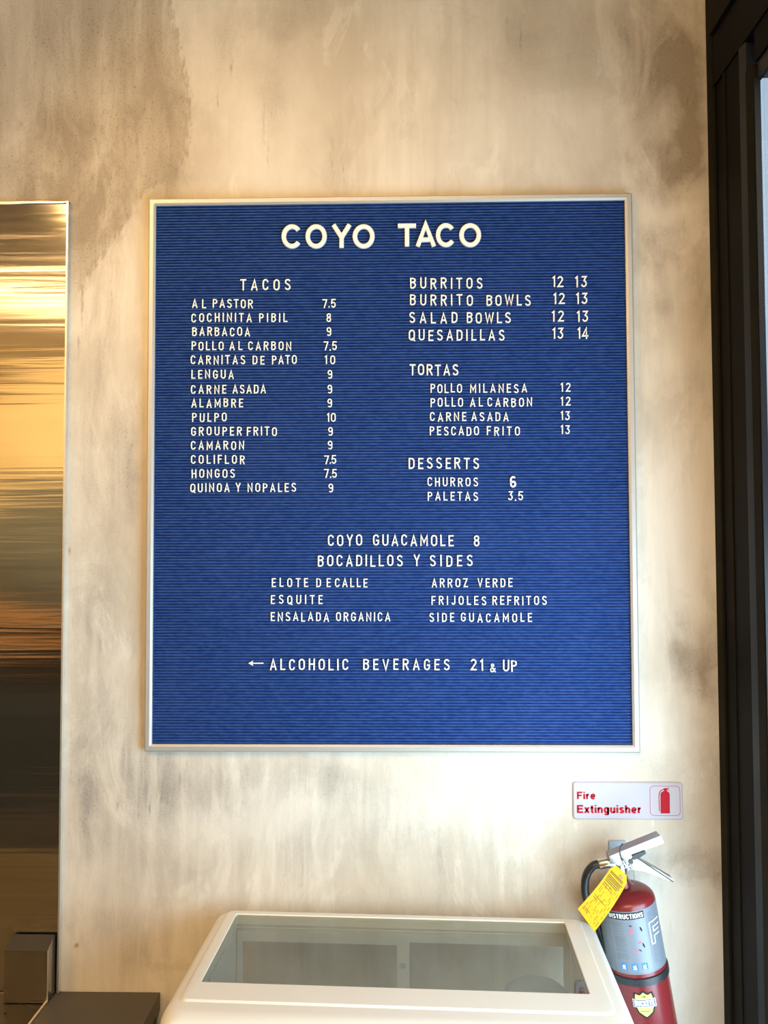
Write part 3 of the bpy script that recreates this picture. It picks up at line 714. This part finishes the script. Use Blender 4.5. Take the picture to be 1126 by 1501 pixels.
line([('COYO', 480.7, 531.4), ('GUACAMOLE', 546.7, 665.2)], 800.4, 783.6, '', GH, 'heading letter', HD)
price('8', 693.8, 703.6, 800.4, 783.8, 'beside COYO GUACAMOLE', 'prices at the lower middle', HD)
line([('BOCADILLOS', 465.7, 590.6), ('Y', 605.6, 616.6), ('SIDES', 629.9, 693)], 830.2, 813.4, '', GH, 'heading letter', HD)
GS = 'small letters of the sides list'
for ws, yb in [([('ELOTE', 398.4, 452), ('DE', 463.6, 485), ('CALLE', 490.9, 539)], 860.6), ([('ESQUITE', 397, 473)], 885.4), ([('ENSALADA', 397, 482.4), ('ORGANICA', 492.6, 572.3)], 910.6),
               ([('ARROZ', 632.8, 686), ('VERDE', 700, 751.3)], 860.8), ([('FRIJOLES', 632.4, 713), ('REFRITOS', 721.5, 801.6)], 886.6), ([('SIDE', 629.4, 666), ('GUACAMOLE', 675.5, 779.9)], 911.6)]:
    line(ws, yb, yb-13.3, ' under SIDES', GS, 'menu letter')
line([('ALCOHOLIC', 395.8, 511), ('BEVERAGES', 532.2, 659.3)], 982.4, 965.6, ' at the bottom', GH, 'heading letter', HD)
word('21', 689.5, 708.3, 983, 966, 'white {what}, {nth} in 21 at the bottom of the blue board', 'age limit at the bottom', 'numeral', hw=HD)
word('&', 717.7, 727, 984.6, 971.6, 'small white {what} between 21 and UP on the blue board', 'age limit at the bottom', 'ampersand')
word('UP', 736.9, 758.2, 984, 966.8, 'white {what}, {nth} of UP at the bottom of the blue board', 'age limit at the bottom', 'heading letter', hw=HD)
# arrow
bm = bmesh.new(); a = at(364.3, 972, YL); b = at(386.5, 972, YL); L_ = b.x-a.x; hgt = .0011
for poly in ([(0, 0), (.010, .0055), (.0085, hgt), (.0085, -hgt), (.010, -.0055)], [(.008, -hgt), (.008, hgt), (L_, hgt), (L_, -hgt)]):
    prism(bm, poly, 0, -.002)
o = finish(bm, 'arrow', 'letter'); o.location = a
tag(o, 'small white arrow pointing left before ALCOHOLIC on the blue board', 'arrow')

# ================================================================== FIRE EXTINGUISHER SIGN
sg = at(920.5, 1174, 0)
t = empty('safety_sign', (sg.x, 0, sg.z), 'white plastic sign reading Fire Extinguisher in red with a red pictogram', 'sign')
p0 = at(840.5, 1201.2, -.004); p1 = at(1001, 1147, -.004)
bm = bmesh.new()
n_ = 5
def ring(ins, y): return [(x, y, z) for x, z in rrect(p0.x+ins, p1.x-ins, p0.z+ins, p1.z-ins, .006-ins*.4, n_)]
loft(bm, [ring(0, -.0004), ring(0, -.0022), ring(.0022, -.0042)])
finish(bm, 'plate', 'sign', t, True, world=True)
YS = -.0044
def flat(bm, name, m, parent, Y):
    """stand a flat print (x, z held in x, y) up on the plane y = Y"""
    for v in bm.verts: v.co = Vector((v.co.x, Y, v.co.y))
    return finish(bm, name, m, parent, world=True)
def pt(px, py): q = at(px, py, YS); return (q.x, q.z)
a, b = pt(846, 1171.4), pt(873, 1160.6)
flat(stroke_text('Fire', a[0], b[0], a[1], b[1], .115, LC, .12), 'lettering', 'ink_red', t, YS)
a, b = pt(846, 1191.6), pt(940, 1180.4)
flat(stroke_text('Extinguisher', a[0], b[0], a[1], b[1], .115, LC, .12), 'lettering', 'ink_red', t, YS)
bm = bmesh.new(); a, b = pt(953.2, 1195.6), pt(997, 1152)
o1 = rrect(a[0], b[0], a[1], b[1], .008, 6); o2 = rrect(a[0]+.0008, b[0]-.0008, a[1]+.0008, b[1]-.0008, .0074, 6)
A = [bm.verts.new((x, z, 0)) for x, z in o1]; Bq = [bm.verts.new((x, z, 0)) for x, z in o2]
for k in range(len(A)): bm.faces.new((A[k], A[(k+1) % len(A)], Bq[(k+1) % len(A)], Bq[k]))
flat(bm, 'pictogram_border', 'ink_red', t, YS)
bm = bmesh.new()
def poly(bm, pts): bm.faces.new([bm.verts.new((x, z, 0)) for x, z in pts])
body = [(968.6, 1192.4), (968.3, 1164.5), (969.3, 1161.8), (971.5, 1160.2), (973.4, 1159.6), (973.4, 1157.6), (977.6, 1157.6), (977.6, 1159.6), (979.4, 1160.3), (981.2, 1162), (982, 1164.5), (982.3, 1192.4)]
poly(bm, [pt(*q) for q in body])
poly(bm, [pt(*q) for q in ((972.4, 1157.5), (973, 1155.6), (981, 1154.6), (981.2, 1155.4), (977.6, 1156.5), (981.5, 1158.6), (981, 1159.2), (977, 1157.9))])
hz = [(973.5, 1156.8), (970, 1157.6), (967.4, 1159.6), (966, 1162.5), (965.4, 1167), (965.8, 1178), (966.4, 1189)]
for q, w in zip(hz, hz[1:]):
    poly(bm, [pt(*q), pt(q[0]+1.2, q[1]+.7), pt(w[0]+1.2, w[1]+.7), pt(*w)])
flat(bm, 'pictogram', 'ink_red', t, YS)

# ================================================================== FIRE EXTINGUISHER
HN = 0.36; TILT = R(-9.3); RC = 0.0555
nk = at(912.5, 1291, -.078)
base = Vector((nk.x+HN*math.sin(-TILT), nk.y, nk.z-HN*math.cos(TILT)))
ext = empty('fire_extinguisher', base, 'red fire extinguisher hanging askew on the wall right of the white case', 'fire extinguisher', rot=(0, TILT, 0))
bpy.context.view_layer.update()
bm = bmesh.new()
prof = [(.040, 0), (.050, .003), (RC, .012), (RC, HN-.033)]
for k in range(1, 9):
    a = R(90*k/8); prof.append((.014+(RC-.014)*math.cos(a), HN-.033+.023*math.sin(a)))
prof += [(.0135, HN-.008), (.0135, HN-.002), (.012, HN+.001)]
lathe(bm, prof, 56); finish(bm, 'cylinder', 'red', ext, True)
# label wrapped round the cylinder; theta 0 looks at the camera side
TH0 = R(-90-15.7)
def wrap(bm, r):
    for v in bm.verts:
        u, w = v.co.x, v.co.y; a = TH0+u/RC
        v.co = Vector((r*math.cos(a), r*math.sin(a), w))
def patch(bm, u0, u1, z0, z1, n=None):
    n = n or max(1, int(abs(u1-u0)/.004)); vs = [[bm.verts.new((u0+(u1-u0)*i/n, z, 0)) for z in (z0, z1)] for i in range(n+1)]
    for A, Bq in zip(vs, vs[1:]): bm.faces.new((A[0], Bq[0], Bq[1], A[1]))
def wrapped(bm, name, m, r=.0002, par=None):
    wrap(bm, RC+r)
    o = finish(bm, name, m, par or ext, True); return o
LT, LB = HN-.0335, HN-.150
bm = bmesh.new(); patch(bm, -.095, .095, LB, LT, 40); lab = wrapped(bm, 'instruction_label', 'silver_label', .0002)
lab['label'] = 'silver grey instruction label'
bm = bmesh.new()
for z_ in (LB+.002,): patch(bm, -.039, .048, z_, z_+.0006)
for u in (-.039, .036): patch(bm, u, u+.0006, LB+.002, LT-.001, 1)
wrapped(bm, 'label_rules', 'ink_grey', .0004, lab)
bm = bmesh.new(); patch(bm, -.036, .033, LT-.0145, LT-.0015)
wrapped(bm, 'label_band', 'ink', .0004, lab)
bm = stroke_text('INSTRUCTIONS', -.034, .031, LT-.0125, LT-.004, .10)
wrapped(bm, 'label_lettering', 'ink_white', .0006, lab)
bm = bmesh.new(); rr = random.Random(5); z = LT-.021
while z > LB+.026:
    u = -.030; 
    while u < -.010: 
        w = rr.uniform(.003, .008); patch(bm, u, min(u+w, -.009), z, z+.0011, 2); u += w+.0012
    z -= .0030 if rr.random() > .18 else .0052
wrapped(bm, 'label_small_print', 'ink_grey', .0004, lab)
bm = bmesh.new()
for z in [LT-.010-.0034*k for k in range(28)]:
    patch(bm, .040, .040+rr.uniform(.006, .011), z, z+.0012, 3)
wrapped(bm, 'label_small_print', 'ink_grey', .0004, lab)
bm = bmesh.new()   # pictures: red extinguishers and dark arms
def ell(bm, cx, cz, rx, rz, n=10, rot=0):
    bm.faces.new([bm.verts.new((cx+rx*math.cos(t_)*math.cos(rot)-rz*math.sin(t_)*math.sin(rot), cz+rx*math.cos(t_)*math.sin(rot)+rz*math.sin(t_)*math.cos(rot), 0)) for t_ in [2*math.pi*k/n for k in range(n)]])
ell(bm, .003, LT-.036, .0032, .0052); ell(bm, .016, LT-.058, .004, .0018, rot=.3); ell(bm, .006, LT-.073, .005, .0016, rot=-.5)
wrapped(bm, 'label_pictures', 'ink_pink', .0004, lab)
bm = bmesh.new()
ell(bm, .004, LT-.026, .003, .001, rot=-.3); ell(bm, .0225, LT-.034, .0016, .005, rot=.3); ell(bm, .0225, LT-.064, .0016, .005, rot=.3); ell(bm, .0145, LT-.072, .0035, .001, rot=-.7)
wrapped(bm, 'label_pictures', 'ink', .0004, lab)
bm = bmesh.new()
for u in (-.026, -.006, .012): patch(bm, u, u+.0115, LB+.008, LB+.0205)
wrapped(bm, 'label_squares', 'ink_blue', .0004, lab)
bm = bmesh.new()
for u, k in ((-.026, 0), (-.006, 1), (.012, 2)):
    ell(bm, u+.0045, LB+.014, .0018, .003); patch(bm, u+.007, u+.008, LB+.010, LB+.018, 1); patch(bm, u+.0015, u+.009, LB+.0095, LB+.0102, 2)
wrapped(bm, 'label_symbols', 'ink_white', .0006, lab)
bm = bmesh.new()   # big outlined F of the side panel
for u0, u1, z0, z1 in ((0, .0016, 0, .041), (0, .030, .0394, .041), (.0080, .0096, 0, .015), (0, .0096, 0, .0016), (.0080, .026, .0134, .015), (.0080, .030, .0294, .031), (.0080, .0096, .0215, .031), (.0080, .026, .0215, .0231)):
    patch(bm, .0400+u0, .0400+u1, LT-.068+z0, LT-.068+z1)
wrapped(bm, 'label_lettering', 'ink_white', .0007, lab)
# black retaining band
bm = bmesh.new(); lathe(bm, [(RC+.0004, HN-.172), (RC+.0026, HN-.171), (RC+.0028, HN-.1645), (RC+.0026, HN-.158), (RC+.0004, HN-.157)], 56, False, False)
finish(bm, 'rubber_band', 'rubber', ext, True)
# shield emblem with banner
sc_ = .001; SZ = HN-.204; SU = .0055
sh = [(-17, 22), (-12, 20), (-8, 19), (0, 25), (8, 19), (12, 20), (17, 22), (19, 14), (17, 4), (18, -8), (14, -18), (6, -24), (0, -28), (-6, -24), (-14, -18), (-18, -8), (-17, 4), (-19, 14)]
def shield(k, r, m, nm, par):
    bm = bmesh.new(); c = bm.verts.new((SU, SZ, 0)); vs = [bm.verts.new((SU+x*k*sc_, SZ+y*k*sc_, 0)) for x, y in sh]
    for i in range(len(vs)): bm.faces.new((c, vs[i], vs[(i+1) % len(vs)]))
    bmesh.ops.subdivide_edges(bm, edges=bm.edges[:], cuts=2, use_grid_fill=True)
    return wrapped(bm, nm, m, r, par)
emb = shield(1.0, .0003, 'ink', 'emblem', ext); emb['label'] = 'lime yellow shield emblem with a dark banner'
shield(.84, .0006, 'ink_yellow', 'shield', emb)
bm = bmesh.new(); patch(bm, SU-.021, SU+.021, SZ-.006, SZ+.009); wrapped(bm, 'banner', 'ink_white', .0008, emb)
bm = bmesh.new(); patch(bm, SU-.0203, SU+.0203, SZ-.0053, SZ+.0083); wrapped(bm, 'banner', 'ink_grey', .0010, emb)
wrapped(stroke_text('BUCKEYE', SU-.0175, SU+.0175, SZ-.0035, SZ+.0065, .11), 'emblem_lettering', 'ink_white', .0012, emb)
wrapped(stroke_text('THE', SU-.004, SU+.004, SZ+.0120, SZ+.0150, .10), 'emblem_lettering', 'ink', .0009, emb)
bm = bmesh.new(); patch(bm, SU-.011, SU+.011, SZ-.014, SZ-.0125); wrapped(bm, 'emblem_lettering', 'ink_grey', .0009, emb)
# valve, levers, hose (modelled in room coordinates, then hung on the tilted body)
YE = nk.y
def P(px, py, dy=0.0): return at(px, py, YE+dy)
bm = bmesh.new(); tube(bm, [P(913, 1294), P(911, 1286), P(909.5, 1272), P(907, 1256)], [.0135, .0115, .012, .011], 20)
tube(bm, [P(908, 1267), P(890, 1266)], .0075, 16)
finish(bm, 'valve', 'chrome', ext, True, world=True)
bm = bmesh.new(); tube(bm, [P(893, 1264), P(891, 1264.2), P(890.5, 1264.2), P(879, 1266.5), P(877.5, 1266.8)], [.0075, .0075, .0098, .0098, .0085], 16)
finish(bm, 'hose_fitting', 'brass', ext, True, world=True)
bm = bmesh.new()
hose = spline([P(880, 1266.3), P(870, 1269), P(861, 1280, .002), P(857.5, 1296, .004), P(859.5, 1315, .006), P(869, 1338, .010), P(881, 1368, .012), P(889, 1400, .014), P(896, 1432, .012), P(905, 1480, .008), P(912, 1520, .004)], 8)
tube(bm, hose, .0078, 14); finish(bm, 'hose', 'rubber', ext, True, world=True)
def xz(*pp): return [(P(*q).x, P(*q).z) for q in pp]
bm = bmesh.new()
prism(bm, xz((890.5, 1251.5), (905, 1245.5), (965, 1221.5), (970.5, 1232), (957, 1237), (938, 1243.5), (925, 1250), (918, 1263), (905, 1265), (892, 1260)), YE-.013, YE+.013)
g = finish(bm, 'carry_handle', 'chrome', ext, True, world=True, bevel=.0055, seg=4)
bm = bmesh.new()
prism(bm, xz((919, 1259), (931, 1256), (944, 1262), (962, 1272), (984, 1285.5), (983.5, 1289), (975, 1286), (955, 1278.5), (938, 1273), (924, 1272)), YE-.010, YE+.010)
finish(bm, 'lever', 'chrome', ext, True, world=True, bevel=.0015)
bm = bmesh.new()
prism(bm, xz((933, 1254.2), (984, 1288), (983, 1289.2), (932, 1255.6)), YE-.0125, YE-.0105); finish(bm, 'lever_edge', 'rubber', ext, world=True)
bm = bmesh.new()
prism(bm, xz((923, 1250), (927, 1248), (942, 1242.5), (943.5, 1246), (932, 1254), (926, 1255.5)), YE-.0165, YE-.012); finish(bm, 'safety_catch', 'rubber', ext, world=True, bevel=.001)
bm = bmesh.new(); q = P(925.3, 1263.4, -.015); tube(bm, [q, q+Vector((0, .006, 0))], .0046, 16); finish(bm, 'pin_head', 'rubber', ext, True, world=True)
bm = bmesh.new()
lp = [P(913, 1236.5, -.012), P(909.5, 1242, -.018), P(909.5, 1252, -.019), P(913, 1260, -.020), P(919, 1268, -.021)]
tube(bm, spline(lp, 6), .0011, 8); finish(bm, 'ring_pull', 'rubber', ext, True, world=True)
bm = bmesh.new()
tube(bm, spline([P(913, 1262, -.021), P(918, 1270, -.022), P(923, 1274, -.022)], 6), .0014, 8)
tube(bm, spline([P(917, 1259, -.021), P(919, 1267, -.022), P(921, 1276, -.021)], 6), .0014, 8)
tube(bm, spline([P(913, 1274, -.022), P(919, 1271, -.022), P(925, 1269, -.022)], 6), .0014, 8)
finish(bm, 'wire_clip', 'steel_edge', ext, True, world=True)
bm = bmesh.new()
tube(bm, spline([P(925.5, 1266, -.014), P(928.5, 1276, -.014), P(930, 1288, -.016), P(928, 1296, -.022), P(923, 1290, -.024), P(917, 1278, -.030)], 6), .0006, 6)
finish(bm, 'tag_wire', 'ink_grey', ext, True, world=True)
bm = bmesh.new(); a0, a1 = P(911, 1326, -.0), P(915, 1326, -.0)
# wall hook
t = empty('wall_hook', at(905, 1240, 0), 'blue grey metal wall hook behind the extinguisher handle', 'hook')
bm = bmesh.new(); q0, q1 = at(892.5, 1262, 0), at(917.5, 1232, 0)
loft(bm, [[(x, y, z) for x, z in rrect(q0.x, q1.x, q0.z, q1.z, .003, 4)] for y in (-.0004, -.0024)])
finish(bm, 'back_plate', 'hook', t, world=True)
bm = bmesh.new(); c = at(905, 1254, 0)
box(bm, c.x-.007, c.x+.007, -.058, -.0024, c.z-.002, c.z+.002); box(bm, c.x-.007, c.x+.007, -.0605, -.058, c.z-.002, c.z+.010)
finish(bm, 'hook_arm', 'hook', t, world=True)

# yellow inspection tag, resting with its lower end on the case
TL_, TR_, BR_, BL_ = at(900, 1265, -.120), at(923, 1287, -.120), at(871.5, 1366, -.172), at(847, 1332, -.158)
tg = empty('inspection_tag', (TL_+TR_)/2, 'yellow card inspection tag wired to the extinguisher, lower end on the white case', 'tag')
nrm = (TR_-TL_).cross(BL_-TL_).normalized()
if nrm.y > 0: nrm = -nrm
def tp(u, v, off=0.0):
    a = TL_.lerp(TR_, u); b = BL_.lerp(BR_, u); p = a.lerp(b, v)
    return p + nrm*(0.006*math.sin(v*math.pi)*1.0+off)
bm = bmesh.new()
out = [(.16, 0), (.84, 0), (1, .10), (1, 1), (0, 1), (0, .10)]
def strip(bm, u0, u1, v0, v1, o0, n=10, cl=None):
    rows = []
    for k in range(n+1):
        v = v0+(v1-v0)*k/n; ua, ub = u0, u1
        if cl and v < .10: c_ = (1-v/.10)*.18; ua, ub = u0+c_, u1-c_
        rows.append([bm.verts.new(tp(ua, v, o0)), bm.verts.new(tp(ub, v, o0))])
    for A, Bq in zip(rows, rows[1:]): bm.faces.new((A[0], A[1], Bq[1], Bq[0]))
    return rows
strip(bm, 0, 1, 0, 1, 0, 24, True)
r_ = bmesh.ops.extrude_face_region(bm, geom=bm.faces[:])
for e in r_['geom']:
    if isinstance(e, bmesh.types.BMVert): e.co -= nrm*.0006
finish(bm, 'card', 'tag', tg, world=True)
bm = bmesh.new(); rr = random.Random(11)
for v in (.13, .155, .20, .225, .25, .28, .31): strip(bm, .08, rr.uniform(.75, .93), v, v+.012, .0004, 1)
for v in (.36, .40, .62, .66, .88, .91): strip(bm, .1, rr.uniform(.3, .8), v, v+.007, .0004, 1)
finish(bm, 'tag_print', 'ink', tg, world=True)
bm = bmesh.new()
for u in (.12, .20, .27, .34, .46, .54, .62, .72, .80, .9):
    v = .34
    while v < .93:
        w = rr.uniform(.02, .10)
        if rr.random() > .25: strip(bm, u, u+.018, v, min(v+w, .94), .0004, 3)
        v += w+rr.uniform(.01, .05)
finish(bm, 'tag_print', 'ink_tag', tg, world=True)
M['eyelet'] = mat('eyelet_card', (0.33, 0.16, 0.06), 0.6)
bm = bmesh.new(); c = tp(.62, .10, .0006); ax = (TR_-TL_).normalized(); ay = nrm.cross(ax)
ri = [[bm.verts.new(c+ax*math.cos(t_)*r+ay*math.sin(t_)*r) for t_ in [2*math.pi*k/16 for k in range(16)]] for r in (.0042, .0016)]
for k in range(16): bm.faces.new((ri[0][k], ri[0][(k+1) % 16], ri[1][(k+1) % 16], ri[1][k]))
finish(bm, 'eyelet', M['eyelet'], tg, world=True)

# ================================================================== WHITE DISPLAY CASE
case = empty('display_case', (-.0035, -.228, 0), 'white enamel display case with a sloping glass top standing against the plaster wall', 'display case', rot=(0, 0, R(-2.3)))
bpy.context.view_layer.update()
gx0, gx1, gy0, gy1 = -.327, .310, -.100, .138
OX0, OX1, OY0, OY1 = -.372, .371, -.196, .172
ZTOP = 1.020
def cr(x0, x1, y0, y1, r, z): return [(x, y, z+0.0*y) for x, y in rrect(x0, x1, y0, y1, r, 8)]
outer = []
outer.append(cr(gx0+.012, gx1-.012, gy0+.010, gy1-.010, .004, ZTOP-.20))
rings = [
 cr(-.331, .326, -.165, .150, .004, .70),
 cr(-.331, .326, -.165, .150, .004, ZTOP-.030),
 cr(gx0, gx1, gy0, gy1, .003, ZTOP-.020),
 cr(gx0, gx1, gy0, gy1, .003, ZTOP-.001),
 cr(gx0-.0008, gx1+.0008, gy0-.0008, gy1+.0008, .004, ZTOP),
 cr(gx0-.017, gx1+.026, gy0-.046, gy1+.012, .010, ZTOP),
 cr(gx0-.019, gx1+.029, gy0-.049, gy1+.014, .012, ZTOP-.0005),
 cr(gx0-.0215, gx1+.0315, gy0-.0515, gy1+.016, .014, ZTOP-.0035)]
# rounded shoulder
for k in range(0, 10):
    a = R(90*k/9); s = math.sin(a); c = 1-math.cos(a)
    ins = .020*(1-s); dz = .026*c
    rings.append(cr(OX0+ins, OX1-ins, OY0+ins*1.6, OY1-ins*.7, .030, ZTOP-.0045-dz))
rings.append(cr(OX0-.002, OX1+.002, OY0-.006, OY1, .030, .86))
rings.append(cr(OX0-.002, OX1+.002, OY0-.006, OY1, .030, .08))
rings.append(cr(OX0+.02, OX1-.02, OY0+.02, OY1-.02, .030, .075))
bm = bmesh.new(); loft(bm, rings, True, True)
bm.faces.ensure_lookup_table()
shell = finish(bm, 'case_body', 'white_shell', case, True, angle=50)
# opening in the back for the sliding doors
bmc = bmesh.new(); box(bmc, -.326, .321, .10, .25, .80, ZTOP-.032); bmesh.ops.recalc_face_normals(bmc, faces=bmc.faces)
mc = bpy.data.meshes.new('cut'); bmc.to_mesh(mc); bmc.free()
cut = bpy.data.objects.new('cut', mc); C.objects.link(cut); cut.parent = case
md = shell.modifiers.new('cut', 'BOOLEAN'); md.operation = 'DIFFERENCE'; md.object = cut; md.solver = 'EXACT'
bpy.context.view_layer.update()
new = bpy.data.meshes.new_from_object(shell.evaluated_get(bpy.context.evaluated_depsgraph_get()))
shell.modifiers.clear(); shell.data = new; bpy.data.objects.remove(cut)
for p in new.polygons: p.use_smooth = True
new.set_sharp_from_angle(angle=R(40))
boxo('glass_top', 'case_glass', (gx0+.0005, gx1-.0005, gy0+.0005, gy1-.0005, ZTOP-.006, ZTOP-.0015), case)
# grey inner liner
bm = bmesh.new()
box(bm, -.3305, -.3285, -.1645, .149, .702, ZTOP-.033); box(bm, .3235, .3255, -.1645, .149, .702, ZTOP-.033)
box(bm, -.328, .323, -.1645, -.1625, .702, ZTOP-.033); box(bm, -.328, .323, -.162, .149, .702, .705)
finish(bm, 'liner', 'liner', case)
# rear sliding doors with their rails
YD = .150
for nm, b in (('door_track', (-.326, .321, YD-.012, YD+.012, ZTOP-.046, ZTOP-.033)), ('door_track', (-.326, .321, YD-.012, YD+.012, .802, .814))):
    boxo(nm, 'rail', b, case, .001)
for nm, x0_, x1_, y_, has in (('sliding_door', -.325, .012, YD-.006, True), ('sliding_door', -.010, .320, YD+.006, False)):
    bm = bmesh.new(); z0_, z1_ = .8145, ZTOP-.0465
    fr = .022
    box(bm, x0_, x0_+.010, y_-.005, y_+.005, z0_, z1_); box(bm, x1_-(.024 if has else .010), x1_, y_-.005, y_+.005, z0_, z1_)
    box(bm, x0_+.010, x1_-.010, y_-.005, y_+.005, z1_-.006, z1_); box(bm, x0_+.010, x1_-.010, y_-.005, y_+.005, z0_, z0_+.012)
    d = finish(bm, nm, 'rail', case)
    boxo('door_pane', 'door_glass', (x0_+.010, x1_-.010, y_-.001, y_+.001, z0_+.012, z1_-.006), d)
    if has:
        bm = bmesh.new(); tube(bm, [(0, -.0095, 0), (0, -.005, 0)], [.0045, .0055], 18); k_ = finish(bm, 'door_lock', 'hook', d, True)
        k_.location = (x1_-.012, y_, .930)
# little chrome screw on the front, upper left
bm = bmesh.new(); tube(bm, [(-.350, OY0-.010, .985), (-.350, OY0-.004, .985)], [.004, .0055], 14); finish(bm, 'screw', 'chrome', case, True)
M['plinth'] = mat('black_plinth', (.03, .03, .03), .5)
boxo('plinth', 'plinth', (OX0+.03, OX1-.03, OY0+.03, OY1-.03, 0, .0745), case, .002)

# dark domed shapes inside the case, only their tops show
for (lx, ly, top, r, m, lb) in ((.238, .0, .980, .062, 'dark_item', 'dark grey domed shape inside the right half of the white case'), (-.205, -.03, .978, .030, 'brown_item', 'small dark brown domed shape inside the left half of the white case')):
    wp = case.matrix_world @ Vector((lx, ly, .7055))
    t = empty('tub', wp, lb, 'tub', 'domed shapes inside the display case')
    h = top-.7055
    bm = bmesh.new(); lathe(bm, [(r*.75, 0), (r*.8, .002), (r*.96, h-.04)], 32); finish(bm, 'shape_body', m, t, True)
    bm = bmesh.new(); lathe(bm, [(r, h-.0395)]+[(r*math.cos(R(a)), h-.032+.032*math.sin(R(a))) for a in (0, 12, 25, 38, 50, 62, 75, 86)], 32); finish(bm, 'shape_top', m, t, True)

# ================================================================== LAMPS OF THE ROOM (out of the frame)
for lx, ly, tx, lb in ((-1.3, -1.6, (-0.16, 0, 2.30), 'black track spotlight aimed at the menu board'), (-2.2, -1.7, (-0.9, 0, 1.9), 'black track spotlight aimed at the steel panel')):
    t = empty('track_spotlight', (lx, ly, ZC), lb, 'spotlight', 'track spotlights')
    d = (Vector(tx)-Vector((lx, ly, 3.2))).normalized()
    bm = bmesh.new(); p = Vector((lx, ly, 3.2)); tube(bm, [p-d*.12, p-d*.002], .045, 24, False); tube(bm, [p-d*.125, p-d*.12], .045, 24); finish(bm, 'lamp_head', 'black_metal', t, True, world=True)
    bm = bmesh.new(); tube(bm, [p-d*.08, Vector((p.x-d.x*.08, p.y-d.y*.08, ZC-.001))], .008, 10); finish(bm, 'stem', 'black_metal', t, True, world=True)
